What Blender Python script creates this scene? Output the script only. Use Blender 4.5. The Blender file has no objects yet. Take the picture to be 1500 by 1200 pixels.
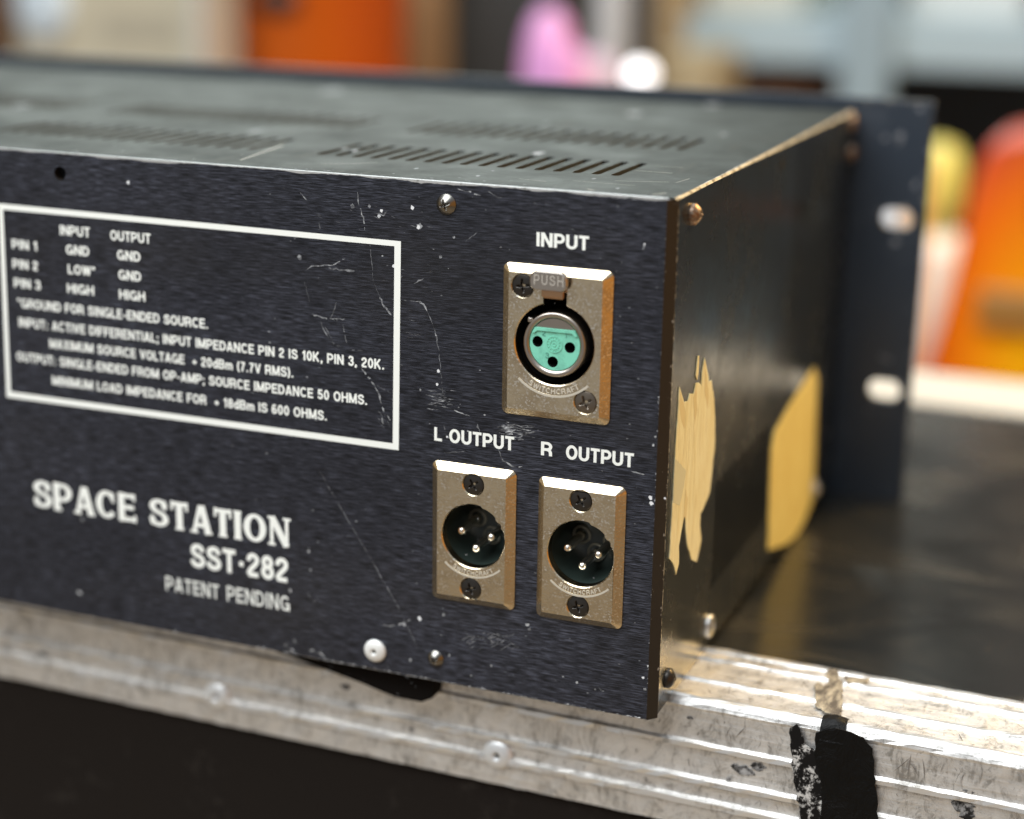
import bpy, bmesh, math, random
from mathutils import Vector, Matrix, Euler
random.seed(7)
SC = bpy.context.scene
COL = SC.collection
MM = 0.001

# ------------------------------------------------------------------ camera
CAM_P = Vector((104.39, -361.748, 181.499))            # mm
CAM_R = Euler((math.radians(74.096592), math.radians(-0.888965), math.radians(21.64971)), 'XYZ')
FPX = 2557.68                                            # focal length in pixels of a 1500 px wide frame
PW, PH = 1500, 1200
cam = bpy.data.cameras.new('camera')
camo = bpy.data.objects.new('camera', cam)
COL.objects.link(camo)
camo.location = CAM_P * MM
camo.rotation_euler = CAM_R
cam.sensor_width = 36.0
cam.lens = FPX / PW * 36.0
cam.clip_start = 0.02
cam.clip_end = 60
cam.dof.use_dof = True
cam.dof.focus_distance = 0.404
cam.dof.aperture_fstop = 4.9
SC.camera = camo

# ------------------------------------------------------------------ world (dim warm interior)
W = bpy.data.worlds.new('World')
SC.world = W
W.use_nodes = True
nt = W.node_tree
nt.nodes.clear()
def wn(t, **k):
    n = nt.nodes.new(t)
    for a, b in k.items(): setattr(n, a, b)
    return n
geo = wn('ShaderNodeTexCoord')
def lobe(direction, lo, hi):
    v = wn('ShaderNodeVectorMath', operation='DOT_PRODUCT')
    d = Vector(direction).normalized()
    v.inputs[1].default_value = d
    nt.links.new(geo.outputs['Generated'], v.inputs[0])
    m = wn('ShaderNodeMapRange', interpolation_type='SMOOTHSTEP')
    m.inputs['From Min'].default_value = lo
    m.inputs['From Max'].default_value = hi
    nt.links.new(v.outputs['Value'], m.inputs['Value'])
    return m.outputs['Result']
def mixc(fac, a, b):
    m = wn('ShaderNodeMix', data_type='RGBA')
    nt.links.new(fac, m.inputs['Factor'])
    if isinstance(a, tuple): m.inputs['A'].default_value = (*a, 1)
    else: nt.links.new(a, m.inputs['A'])
    m.inputs['B'].default_value = (*b, 1)
    return m.outputs['Result']
c = mixc(lobe((0, 0, 1), -0.1, 0.9), (0.10, 0.088, 0.075), (0.62, 0.68, 0.74))
c = mixc(lobe((1, -0.32, -0.2), 0.62, 0.93), c, (0.78, 0.36, 0.09))
c = mixc(lobe((-0.4, -0.9, -0.28), 0.55, 0.98), c, (0.43, 0.42, 0.41))
c = mixc(lobe((-0.95, 0.2, -0.2), 0.6, 0.98), c, (0.70, 0.54, 0.32))
bgn = wn('ShaderNodeBackground')
bgn.inputs['Strength'].default_value = 0.8
out = wn('ShaderNodeOutputWorld')
nt.links.new(c, bgn.inputs['Color'])
nt.links.new(bgn.outputs[0], out.inputs[0])

# ------------------------------------------------------------------ lamps
def area(name, loc, target, size, power, color, size_y=None):
    l = bpy.data.lights.new(name, 'AREA')
    l.energy = power
    l.color = color
    l.size = size
    if size_y:
        l.shape = 'RECTANGLE'
        l.size_y = size_y
    o = bpy.data.objects.new(name, l)
    COL.objects.link(o)
    o.location = loc
    o.rotation_euler = (Vector(target) - Vector(loc)).to_track_quat('-Z', 'Y').to_euler()
    return o
area('overhead_light', (-0.45, -0.70, 1.35), (0, 0, 0.05), 1.5, 50, (0.93, 0.97, 1.0))
area('overhead_light', (-0.3, 1.15, 1.7), (-0.3, 1.25, 0), 1.6, 19, (0.94, 0.98, 1.0))  # second overhead light, added to brighten the background objects
area('warm_lamp', (0.52, 0.84, 0.64), (0.03, 0.05, 0.0), 0.34, 13.5, (1.0, 0.66, 0.26))
area('added_sheen_light', (-1.0, 2.42, 0.86), (-0.1, 0.1, 0.05), 2.0, 17, (0.90, 1.0, 0.95), 0.7)  # unseen light added for grazing sheen on the cover and case top

SC.view_settings.view_transform = 'Standard'
SC.view_settings.look = 'None'
SC.view_settings.exposure = 0
SC.view_settings.gamma = 1
SC.view_settings.use_curve_mapping = False
SC.render.engine = 'CYCLES'
SC.cycles.use_denoising = True
SC.cycles.max_bounces = 8

# ------------------------------------------------------------------ pixel -> point on a real plane (mm)
CM = CAM_R.to_matrix()
def ray(u, v):
    return CM @ Vector(((u - PW / 2) / FPX, -(v - PH / 2) / FPX, -1.0))
def on_axis(u, v, axis, val):
    d = ray(u, v)
    t = (val - CAM_P[axis]) / d[axis]
    return CAM_P + d * t
def rp(u, v):                       # rear panel plane (y = 0) -> x, z
    q = on_axis(u, v, 1, 0.0)
    return (q.x, q.z)
def sp(u, v):                       # side panel plane (x = 0) -> y, z
    q = on_axis(u, v, 0, 0.0)
    return (q.y, q.z)
H = 122.57
D = 201.5
ZT = 126.3
EW = 24.14
BW = 432.0
def tp(u, v):                       # top plane -> x, y
    q = on_axis(u, v, 2, H)
    return (q.x, q.y)
# the flight case: a frame of its own, slightly tilted under the unit
CASE_LOC = Vector((0, 13.6, -0.25))
CASE_ROT = Euler((math.radians(-1.85), 0, math.radians(-1.2)), 'XYZ')
CASE_M = Matrix.Translation(CASE_LOC) @ CASE_ROT.to_matrix().to_4x4()
CASE_I = CASE_M.inverted()
def cp(u, v, axis, val=0.0):        # pixel -> case frame point, on local plane axis = val
    o = CASE_I @ CAM_P
    d = CASE_I.to_3x3() @ ray(u, v)
    t = (val - o[axis]) / d[axis]
    return o + d * t
def cft(u, v):
    q = cp(u, v, 1); return (q.x, q.z)
def ctp(u, v):
    q = cp(u, v, 2); return (q.x, q.y)

# ------------------------------------------------------------------ materials
def mat(name, base=(0.5, 0.5, 0.5), rough=0.5, metal=0.0, spec=0.5):
    m = bpy.data.materials.new(name)
    m.use_nodes = True
    b = m.node_tree.nodes['Principled BSDF']
    b.inputs['Base Color'].default_value = (*base, 1)
    b.inputs['Roughness'].default_value = rough
    b.inputs['Metallic'].default_value = metal
    b.inputs['Specular IOR Level'].default_value = spec
    return m
class N:
    def __init__(s, m):
        s.t = m.node_tree
        s.b = s.t.nodes['Principled BSDF']
        s.co = s.t.nodes.new('ShaderNodeTexCoord').outputs['Object']
    def link(s, a, b): s.t.links.new(a, b)
    def noise(s, scale, detail=4, rough=0.55, vec=(1, 1, 1), rot=(0, 0, 0), dist=0.0):
        mp = s.t.nodes.new('ShaderNodeMapping')
        mp.inputs['Scale'].default_value = vec
        mp.inputs['Rotation'].default_value = rot
        s.link(s.co, mp.inputs['Vector'])
        n = s.t.nodes.new('ShaderNodeTexNoise')
        n.inputs['Scale'].default_value = scale
        n.inputs['Detail'].default_value = detail
        n.inputs['Roughness'].default_value = rough
        n.inputs['Distortion'].default_value = dist
        s.link(mp.outputs[0], n.inputs['Vector'])
        return n.outputs['Fac']
    def rng(s, v, a, b, c=0.0, d=1.0):
        m = s.t.nodes.new('ShaderNodeMapRange')
        m.inputs['From Min'].default_value = a
        m.inputs['From Max'].default_value = b
        m.inputs['To Min'].default_value = c
        m.inputs['To Max'].default_value = d
        s.link(v, m.inputs['Value'])
        return m.outputs['Result']
    def mul(s, a, b, op='MULTIPLY'):
        m = s.t.nodes.new('ShaderNodeMath')
        m.operation = op
        s.link(a, m.inputs[0])
        if isinstance(b, (int, float)): m.inputs[1].default_value = b
        else: s.link(b, m.inputs[1])
        return m.outputs[0]
    def mix(s, f, a, b):
        m = s.t.nodes.new('ShaderNodeMix')
        m.data_type = 'RGBA'
        s.link(f, m.inputs['Factor'])
        for x, k in ((a, 'A'), (b, 'B')):
            if isinstance(x, tuple): m.inputs[k].default_value = (*x, 1)
            else: s.link(x, m.inputs[k])
        return m.outputs['Result']
    def color(s, x): s.link(x, s.b.inputs['Base Color'])
    def rough(s, x): s.link(x, s.b.inputs['Roughness'])
    def bump(s, h, strength=0.3, dist=0.0002):
        b = s.t.nodes.new('ShaderNodeBump')
        b.inputs['Strength'].default_value = strength
        b.inputs['Distance'].default_value = dist
        s.link(h, b.inputs['Height'])
        s.link(b.outputs[0], s.b.inputs['Normal'])

M = {}
def brushed_panel():
    m = mat('black_brushed_anodised', rough=0.42, metal=0.35)
    n = N(m)
    fine = n.noise(1, 4, 0.65, (230, 230, 4300), dist=0.1)
    med = n.noise(1, 3, 0.6, (130, 130, 1500))
    big = n.noise(1, 3, 0.5, (14, 14, 26))
    sheen = n.noise(1, 4, 0.6, (9, 9, 16))
    f = n.mul(n.mul(n.rng(fine, 0.44, 0.70), n.rng(med, 0.30, 0.66, 0.3, 1.0)), n.rng(sheen, 0.3, 0.7, 0.45, 1.25))
    col = n.mix(f, (0.0075, 0.0085, 0.0125), (0.128, 0.138, 0.186))
    dirt = n.rng(big, 0.52, 0.75, 0.0, 0.35)
    n.color(n.mix(dirt, col, (0.030, 0.028, 0.027)))
    n.rough(n.mul(n.rng(fine, 0.3, 0.7, 0.34, 0.50), n.rng(sheen, 0.3, 0.7, 0.85, 1.15)))
    n.bump(fine, 0.6, 0.00012)
    return m
M['panel'] = brushed_panel()
def painted(name, base, rough, scuff=(0.12, 0.12, 0.115), amt=0.4, bmp=0.10):
    m = mat(name, base, rough)
    n = N(m)
    a = n.noise(1, 6, 0.7, (40, 40, 40))
    b = n.noise(1, 4, 0.6, (260, 30, 260))
    c2 = n.noise(900, 2, 0.5)
    f = n.mul(n.rng(a, 0.52, 0.72), n.rng(b, 0.5, 0.7, 0.0, amt))
    n.color(n.mix(f, base, scuff))
    n.rough(n.rng(a, 0.3, 0.7, rough - 0.07, rough + 0.12))
    n.bump(c2, bmp, 0.00005)
    return m
M['top'] = painted('black_top_paint', (0.017, 0.020, 0.018), 0.40, (0.11, 0.105, 0.09), 0.6)
M['top'].node_tree.nodes['Principled BSDF'].inputs['IOR'].default_value = 1.12
M['side'] = painted('black_side_paint', (0.015, 0.0185, 0.021), 0.20, (0.06, 0.06, 0.058), 0.4, 0.03)
M['front'] = painted('blue_black_front_panel', (0.022, 0.030, 0.042), 0.36, (0.16, 0.17, 0.18), 0.6)
M['ink'] = mat('white_screen_print', (0.78, 0.80, 0.75), 0.55)
n = N(M['ink'])
n.color(n.mix(n.rng(n.noise(1, 4, 0.7, (500, 500, 1500)), 0.64, 0.76, 0, 0.6), (0.84, 0.86, 0.81), (0.30, 0.30, 0.31)))
M['ink_old'] = mat('yellowed_screen_print', (0.76, 0.76, 0.62), 0.55)
M['scratch'] = mat('bright_scratch', (0.46, 0.48, 0.50), 0.5, 0.3)
n = N(M['scratch']); n.color(n.mix(n.rng(n.noise(420, 4, 0.7), 0.40, 0.64), (0.06, 0.062, 0.07), (0.62, 0.64, 0.66)))
M['scratch_faint'] = mat('faint_scratch', (0.17, 0.18, 0.20), 0.5, 0.3)
n = N(M['scratch_faint']); n.color(n.mix(n.rng(n.noise(420, 4, 0.7), 0.38, 0.66), (0.025, 0.026, 0.03), (0.33, 0.34, 0.36)))
M['chip'] = mat('white_chip', (0.72, 0.73, 0.74), 0.5)
M['bare'] = mat('bare_worn_metal', (0.85, 0.86, 0.86), 0.30, 0.9)
n = N(M['bare'])
n.color(n.mix(n.rng(n.noise(700, 4, 0.7), 0.55, 0.7, 0, 0.8), (0.88, 0.89, 0.88), (0.35, 0.34, 0.31)))
M['cream'] = mat('cream_worn_edge', (0.62, 0.55, 0.40), 0.5, 0.3)
n = N(M['cream'])
n.color(n.mix(n.rng(n.noise(1, 4, 0.7, (500, 300, 500)), 0.46, 0.62), (0.36, 0.345, 0.30), (0.045, 0.04, 0.034)))
M['chamfer'] = mat('dark_brown_edge', (0.018, 0.014, 0.010), 0.35)
M['dark'] = mat('dark_interior', (0.005, 0.005, 0.005), 0.7, 0, 0.2)
def nickel():
    m = mat('satin_nickel', (0.62, 0.55, 0.46), 0.24, 1.0)
    n = N(m)
    pit = n.noise(2600, 3, 0.6)
    blot = n.noise(260, 5, 0.7)
    spk = n.noise(1900, 2, 0.5)
    col = n.mix(n.rng(blot, 0.42, 0.68), (0.76, 0.635, 0.44), (0.58, 0.475, 0.325))
    n.color(n.mix(n.mul(n.rng(spk, 0.54, 0.66), n.rng(blot, 0.38, 0.6)), col, (1.0, 0.95, 0.86)))
    n.rough(n.rng(blot, 0.35, 0.7, 0.09, 0.27))
    n.bump(pit, 0.34, 0.00010)
    return m
M['nickel'] = nickel()
M['steel'] = mat('bright_steel', (0.70, 0.69, 0.66), 0.28, 1.0)
n = N(M['steel']); n.rough(n.rng(n.noise(1500, 3), 0.3, 0.7, 0.2, 0.42))
M['screw_black'] = mat('black_oxide_screw', (0.055, 0.050, 0.045), 0.30, 0.8)
M['screw_zinc'] = mat('zinc_screw', (0.22, 0.21, 0.19), 0.26, 1.0)
M['screw_rust'] = mat('rusty_screw', (0.20, 0.13, 0.07), 0.42, 0.8)
n = N(M['screw_rust']); n.color(n.mix(n.rng(n.noise(1600, 4, 0.7), 0.42, 0.62), (0.30, 0.25, 0.20), (0.20, 0.085, 0.03)))
M['green'] = mat('mint_green_plastic', (0.20, 0.56, 0.41), 0.38)
n = N(M['green']); n.color(n.mix(n.rng(n.noise(420, 4, 0.7), 0.46, 0.70, 0, 0.55), (0.20, 0.60, 0.44), (0.10, 0.30, 0.23)))
M['cup'] = mat('dark_green_cup', (0.020, 0.030, 0.026), 0.30)
M['pin'] = mat('silver_pin', (0.86, 0.83, 0.76), 0.22, 1.0)
def masking():
    m = mat('torn_masking_tape', (0.72, 0.55, 0.27), 0.8, 0, 0.2)
    n = N(m)
    a = n.noise(1, 5, 0.7, (60, 380, 60), dist=0.6)
    b = n.noise(1, 4, 0.65, (60, 900, 90), dist=0.4)
    col = n.mix(n.rng(a, 0.38, 0.66), (0.84, 0.80, 0.54), (0.74, 0.66, 0.37))
    n.color(n.mix(n.rng(b, 0.54, 0.70, 0, 0.55), col, (0.50, 0.38, 0.16)))
    n.bump(a, 0.9, 0.0006)
    return m
M['tape'] = masking()
M['tape_grey'] = mat('greyish_tape_backing', (0.60, 0.58, 0.40), 0.8)
def alu():
    m = mat('scratched_aluminium', rough=0.5, metal=0.86)
    n = N(m)
    blot = n.noise(1, 6, 0.75, (110, 110, 120), dist=1.2)
    vert = n.noise(1, 4, 0.7, (430, 230, 150), rot=(0, 0.6, 0.4), dist=1.5)
    vert2 = n.noise(1, 5, 0.75, (330, 200, 170), rot=(0, -0.8, -0.5), dist=2.2)
    small = n.noise(1, 4, 0.6, (300, 300, 300))
    f1 = n.mul(n.rng(blot, 0.47, 0.60), n.rng(vert, 0.46, 0.58))
    f2 = n.mul(n.rng(vert2, 0.56, 0.64), n.rng(small, 0.42, 0.56))
    f = n.mul(n.mul(f1, f2, 'MAXIMUM'), 0.50)
    base = n.mix(n.rng(blot, 0.35, 0.65), (0.90, 0.885, 0.86), (0.68, 0.665, 0.64))
    n.color(n.mix(f, base, (0.10, 0.085, 0.065)))
    lines = n.noise(1, 4, 0.7, (14, 900, 900))
    n.rough(n.rng(lines, 0.3, 0.7, 0.30, 0.58))
    n.bump(n.mul(n.mul(vert, small, 'ADD'), lines, 'ADD'), 0.26, 0.0004)
    return m
M['alu'] = alu()
M['rib_shade'] = mat('shaded_rib_slope', (0.20, 0.18, 0.155), 0.6, 0.2)  # shade under the ribs, put into the colour of their lower slopes
n = N(M['rib_shade']); n.color(n.mix(n.rng(n.noise(1, 4, 0.7, (120, 300, 300)), 0.42, 0.6), (0.10, 0.09, 0.075), (0.48, 0.46, 0.43)))
M['alu_clean'] = mat('polished_aluminium_ridge', (0.88, 0.88, 0.87), 0.30, 0.8)
def laminate():
    m = mat('black_laminate', (0.018, 0.018, 0.017), 0.16)
    n = N(m)
    a = n.noise(1, 6, 0.7, (22, 60, 40), rot=(0, 0, 0.3), dist=1.0)
    b = n.noise(1, 5, 0.7, (150, 22, 40), rot=(0, 0, 1.15), dist=2.4)
    c2 = n.noise(500, 3, 0.6)
    f = n.mul(n.rng(a, 0.54, 0.74), n.rng(b, 0.54, 0.68))
    big = n.noise(1, 4, 0.6, (14, 22, 20), dist=0.8)
    blotched = n.mix(n.rng(big, 0.45, 0.62), (0.016, 0.017, 0.0165), (0.034, 0.030, 0.022))
    n.color(n.mix(f, blotched, (0.15, 0.11, 0.07)))  # scuffs, plus warm brown-gold reflections put into the colour
    n.rough(n.rng(big, 0.35, 0.66, 0.15, 0.34))
    n.bump(c2, 0.08, 0.0001)
    return m
M['laminate'] = laminate()
M['board'] = painted('black_case_board', (0.009, 0.0065, 0.005), 0.75, (0.07, 0.06, 0.05), 0.5)
M['board'].node_tree.nodes['Principled BSDF'].inputs['Specular IOR Level'].default_value = 0.15
M['gaffer'] = mat('black_gaffer_tape', (0.003, 0.0028, 0.0026), 0.45, 0, 0.16)
n = N(M['gaffer']); n.bump(n.noise(1, 5, 0.7, (160, 160, 90), dist=1.0), 0.8, 0.0015)
M['gaffer_torn'] = mat('worn_gaffer_tape', (0.02, 0.02, 0.02), 0.5, 0.1, 0.2)
n = N(M['gaffer_torn']); n.color(n.mix(n.rng(n.noise(260, 5, 0.75), 0.53, 0.60), (0.005, 0.0045, 0.0045), (0.55, 0.53, 0.50)))
M['residue'] = mat('grey_tape_residue', (0.16, 0.13, 0.10), 0.6)
n = N(M['residue']); n.color(n.mix(n.rng(n.noise(1, 5, 0.7, (500, 180, 300)), 0.40, 0.62), (0.08, 0.065, 0.05), (0.42, 0.36, 0.26)))
M['dull_black'] = mat('matt_black', (0.006, 0.005, 0.0045), 0.8, 0, 0.1)
M['ring'] = mat('tarnished_ring', (0.44, 0.39, 0.34), 0.30, 1.0)
M['emboss'] = mat('lit_emboss', (0.80, 0.75, 0.64), 0.35, 0.6)  # brighter than the plate: light on the raised letters put into the colour
M['rivet_alu'] = mat('dull_aluminium_rivet', (0.74, 0.75, 0.75), 0.38, 0.45)
M['slot_lip'] = mat('slot_wall_paint', (0.028, 0.026, 0.022), 0.5, 0.2)  # slot walls, slightly lighter than the cover paint
M['topscratch'] = mat('pale_top_scratch', (0.22, 0.21, 0.18), 0.5)

# ------------------------------------------------------------------ mesh helpers (all in mm)
def bm_new(): return bmesh.new()
def finish(name, bm, mats, parent=None, base=(0, 0, 0), smooth=False, recalc=True):
    """bm in mm -> object; base = the parent's position in mm when the parent is not rotated."""
    if recalc: bmesh.ops.recalc_face_normals(bm, faces=bm.faces)
    me = bpy.data.meshes.new(name)
    off = Vector(base)
    for v in bm.verts: v.co = (v.co - off) * MM
    if smooth:
        for f in bm.faces: f.smooth = True
    bm.to_mesh(me)
    bm.free()
    if not isinstance(mats, (list, tuple)): mats = [mats]
    for m in mats: me.materials.append(m)
    o = bpy.data.objects.new(name, me)
    COL.objects.link(o)
    if parent is not None: o.parent = parent
    return o
def empty(name, loc, label, cat, group=None, rot=None):
    o = bpy.data.objects.new(name, None)
    o.empty_display_size = 0.02
    COL.objects.link(o)
    o.location = Vector(loc) * MM
    if rot is not None: o.rotation_euler = rot
    o['label'] = label
    o['category'] = cat
    if group: o['group'] = group
    return o
def tag(o, label=None, cat=None, group=None, kind=None):
    if label: o['label'] = label
    if cat: o['category'] = cat
    if group: o['group'] = group
    if kind: o['kind'] = kind
    return o
def quad(bm, pts, mi=0):
    f = bm.faces.new([bm.verts.new(p) for p in pts])
    f.material_index = mi
    return f
def box(bm, x0, x1, y0, y1, z0, z1, bev=0.0, mi=0, seg=2):
    r = bmesh.ops.create_cube(bm, size=1.0)
    vs = r['verts']
    for v in vs:
        v.co = Vector(((x0 + x1) / 2 + v.co.x * (x1 - x0), (y0 + y1) / 2 + v.co.y * (y1 - y0), (z0 + z1) / 2 + v.co.z * (z1 - z0)))
    fs = set(f for v in vs for f in v.link_faces)
    for f in fs: f.material_index = mi
    if bev > 0:
        es = list(set(e for v in vs for e in v.link_edges))
        bmesh.ops.bevel(bm, geom=es, offset=bev, segments=seg, profile=0.5, affect='EDGES', material=-1)
def flat_fill(loops):
    """2D loops (outer first, then holes) -> (verts2d, faces) via a filled curve."""
    cu = bpy.data.curves.new('tmp', 'CURVE')
    cu.dimensions = '2D'
    cu.fill_mode = 'FRONT'
    for lp in loops:
        s = cu.splines.new('POLY')
        s.points.add(len(lp) - 1)
        for i, (x, y) in enumerate(lp): s.points[i].co = (x, y, 0, 1)
        s.use_cyclic_u = True
    ob = bpy.data.objects.new('tmp', cu)
    me = bpy.data.meshes.new_from_object(ob)
    vs = [(v.co.x, v.co.y) for v in me.vertices]
    fs = [tuple(p.vertices) for p in me.polygons]
    bpy.data.objects.remove(ob)
    bpy.data.curves.remove(cu)
    bpy.data.meshes.remove(me)
    return vs, fs
def add_fill(bm, loops, fn, mi=0):
    vs, fs = flat_fill(loops)
    bv = [bm.verts.new(fn(x, y)) for x, y in vs]
    for f in fs:
        try:
            q = bm.faces.new([bv[i] for i in f]); q.material_index = mi
        except ValueError: pass
def add_wall(bm, loop, fa, fb, mi=0):
    """side wall between fa(x, y) and fb(x, y) round a closed loop"""
    a = [bm.verts.new(fa(*p)) for p in loop]
    b = [bm.verts.new(fb(*p)) for p in loop]
    k = len(loop)
    for i in range(k):
        f = bm.faces.new((a[i], a[(i + 1) % k], b[(i + 1) % k], b[i])); f.material_index = mi
def slab(bm, loops, fa, fb, mi=0, mi_wall=None):
    add_fill(bm, loops, fa, mi)
    add_fill(bm, loops, fb, mi)
    for lp in loops: add_wall(bm, lp, fa, fb, mi if mi_wall is None else mi_wall)
def circle(cx, cy, r, k=48, a0=0.0):
    return [(cx + r * math.cos(a0 + 2 * math.pi * i / k), cy + r * math.sin(a0 + 2 * math.pi * i / k)) for i in range(k)]
def rrect(x0, x1, y0, y1, r, k=6):
    pts = []
    for cx, cy, a in ((x1 - r, y1 - r, 0), (x0 + r, y1 - r, 90), (x0 + r, y0 + r, 180), (x1 - r, y0 + r, 270)):
        for i in range(k + 1):
            t = math.radians(a + 90 * i / k)
            pts.append((cx + r * math.cos(t), cy + r * math.sin(t)))
    return pts
def lathe(bm, prof, frame, k=40, mi=0):
    """prof: (radius, height); frame(x, y, h) -> point"""
    rings = []
    for r, h in prof:
        if r < 1e-6: rings.append([bm.verts.new(frame(0, 0, h))])
        else: rings.append([bm.verts.new(frame(r * math.cos(2 * math.pi * i / k), r * math.sin(2 * math.pi * i / k), h)) for i in range(k)])
    for a, b in zip(rings, rings[1:]):
        for i in range(k):
            j = (i + 1) % k
            if len(a) == 1 and len(b) == 1: continue
            if len(a) == 1: f = bm.faces.new((a[0], b[i], b[j]))
            elif len(b) == 1: f = bm.faces.new((a[i], a[j], b[0]))
            else: f = bm.faces.new((a[i], a[j], b[j], b[i]))
            f.material_index = mi
            f.smooth = True
def panel_frame(cx, cz, y0=0.0):           # heights grow towards the viewer (-y)
    return lambda x, y, h: Vector((cx + x, y0 - h, cz + y))
def side_frame(cy, cz, x0=0.0):            # heights grow towards +x
    return lambda x, y, h: Vector((x0 + h, cy + x, cz + y))

# ------------------------------------------------------------------ lettering: a bold grotesque drawn as strokes
def arc(cx, cy, rx, ry, a0, a1, k=14):
    return [(cx + rx * math.cos(math.radians(a0 + (a1 - a0) * i / k)), cy + ry * math.sin(math.radians(a0 + (a1 - a0) * i / k))) for i in range(k + 1)]
def smoothline(pts, k=6):
    o = []
    P = [pts[0]] + pts + [pts[-1]]
    for i in range(1, len(P) - 2):
        p0, p1, p2, p3 = P[i - 1], P[i], P[i + 1], P[i + 2]
        for s in range(k):
            t = s / k
            o.append(tuple(0.5 * (2 * p1[d] + (p2[d] - p0[d]) * t + (2 * p0[d] - 5 * p1[d] + 4 * p2[d] - p3[d]) * t * t + (3 * p1[d] - p0[d] - 3 * p2[d] + p3[d]) * t ** 3) for d in (0, 1)))
    o.append(pts[-1])
    return o
S_ = smoothline([(.58, .68), (.52, .85), (.34, .91), (.16, .84), (.12, .70), (.20, .58), (.36, .51), (.53, .43), (.60, .28), (.52, .14), (.34, .09), (.15, .15), (.08, .32)])
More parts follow.
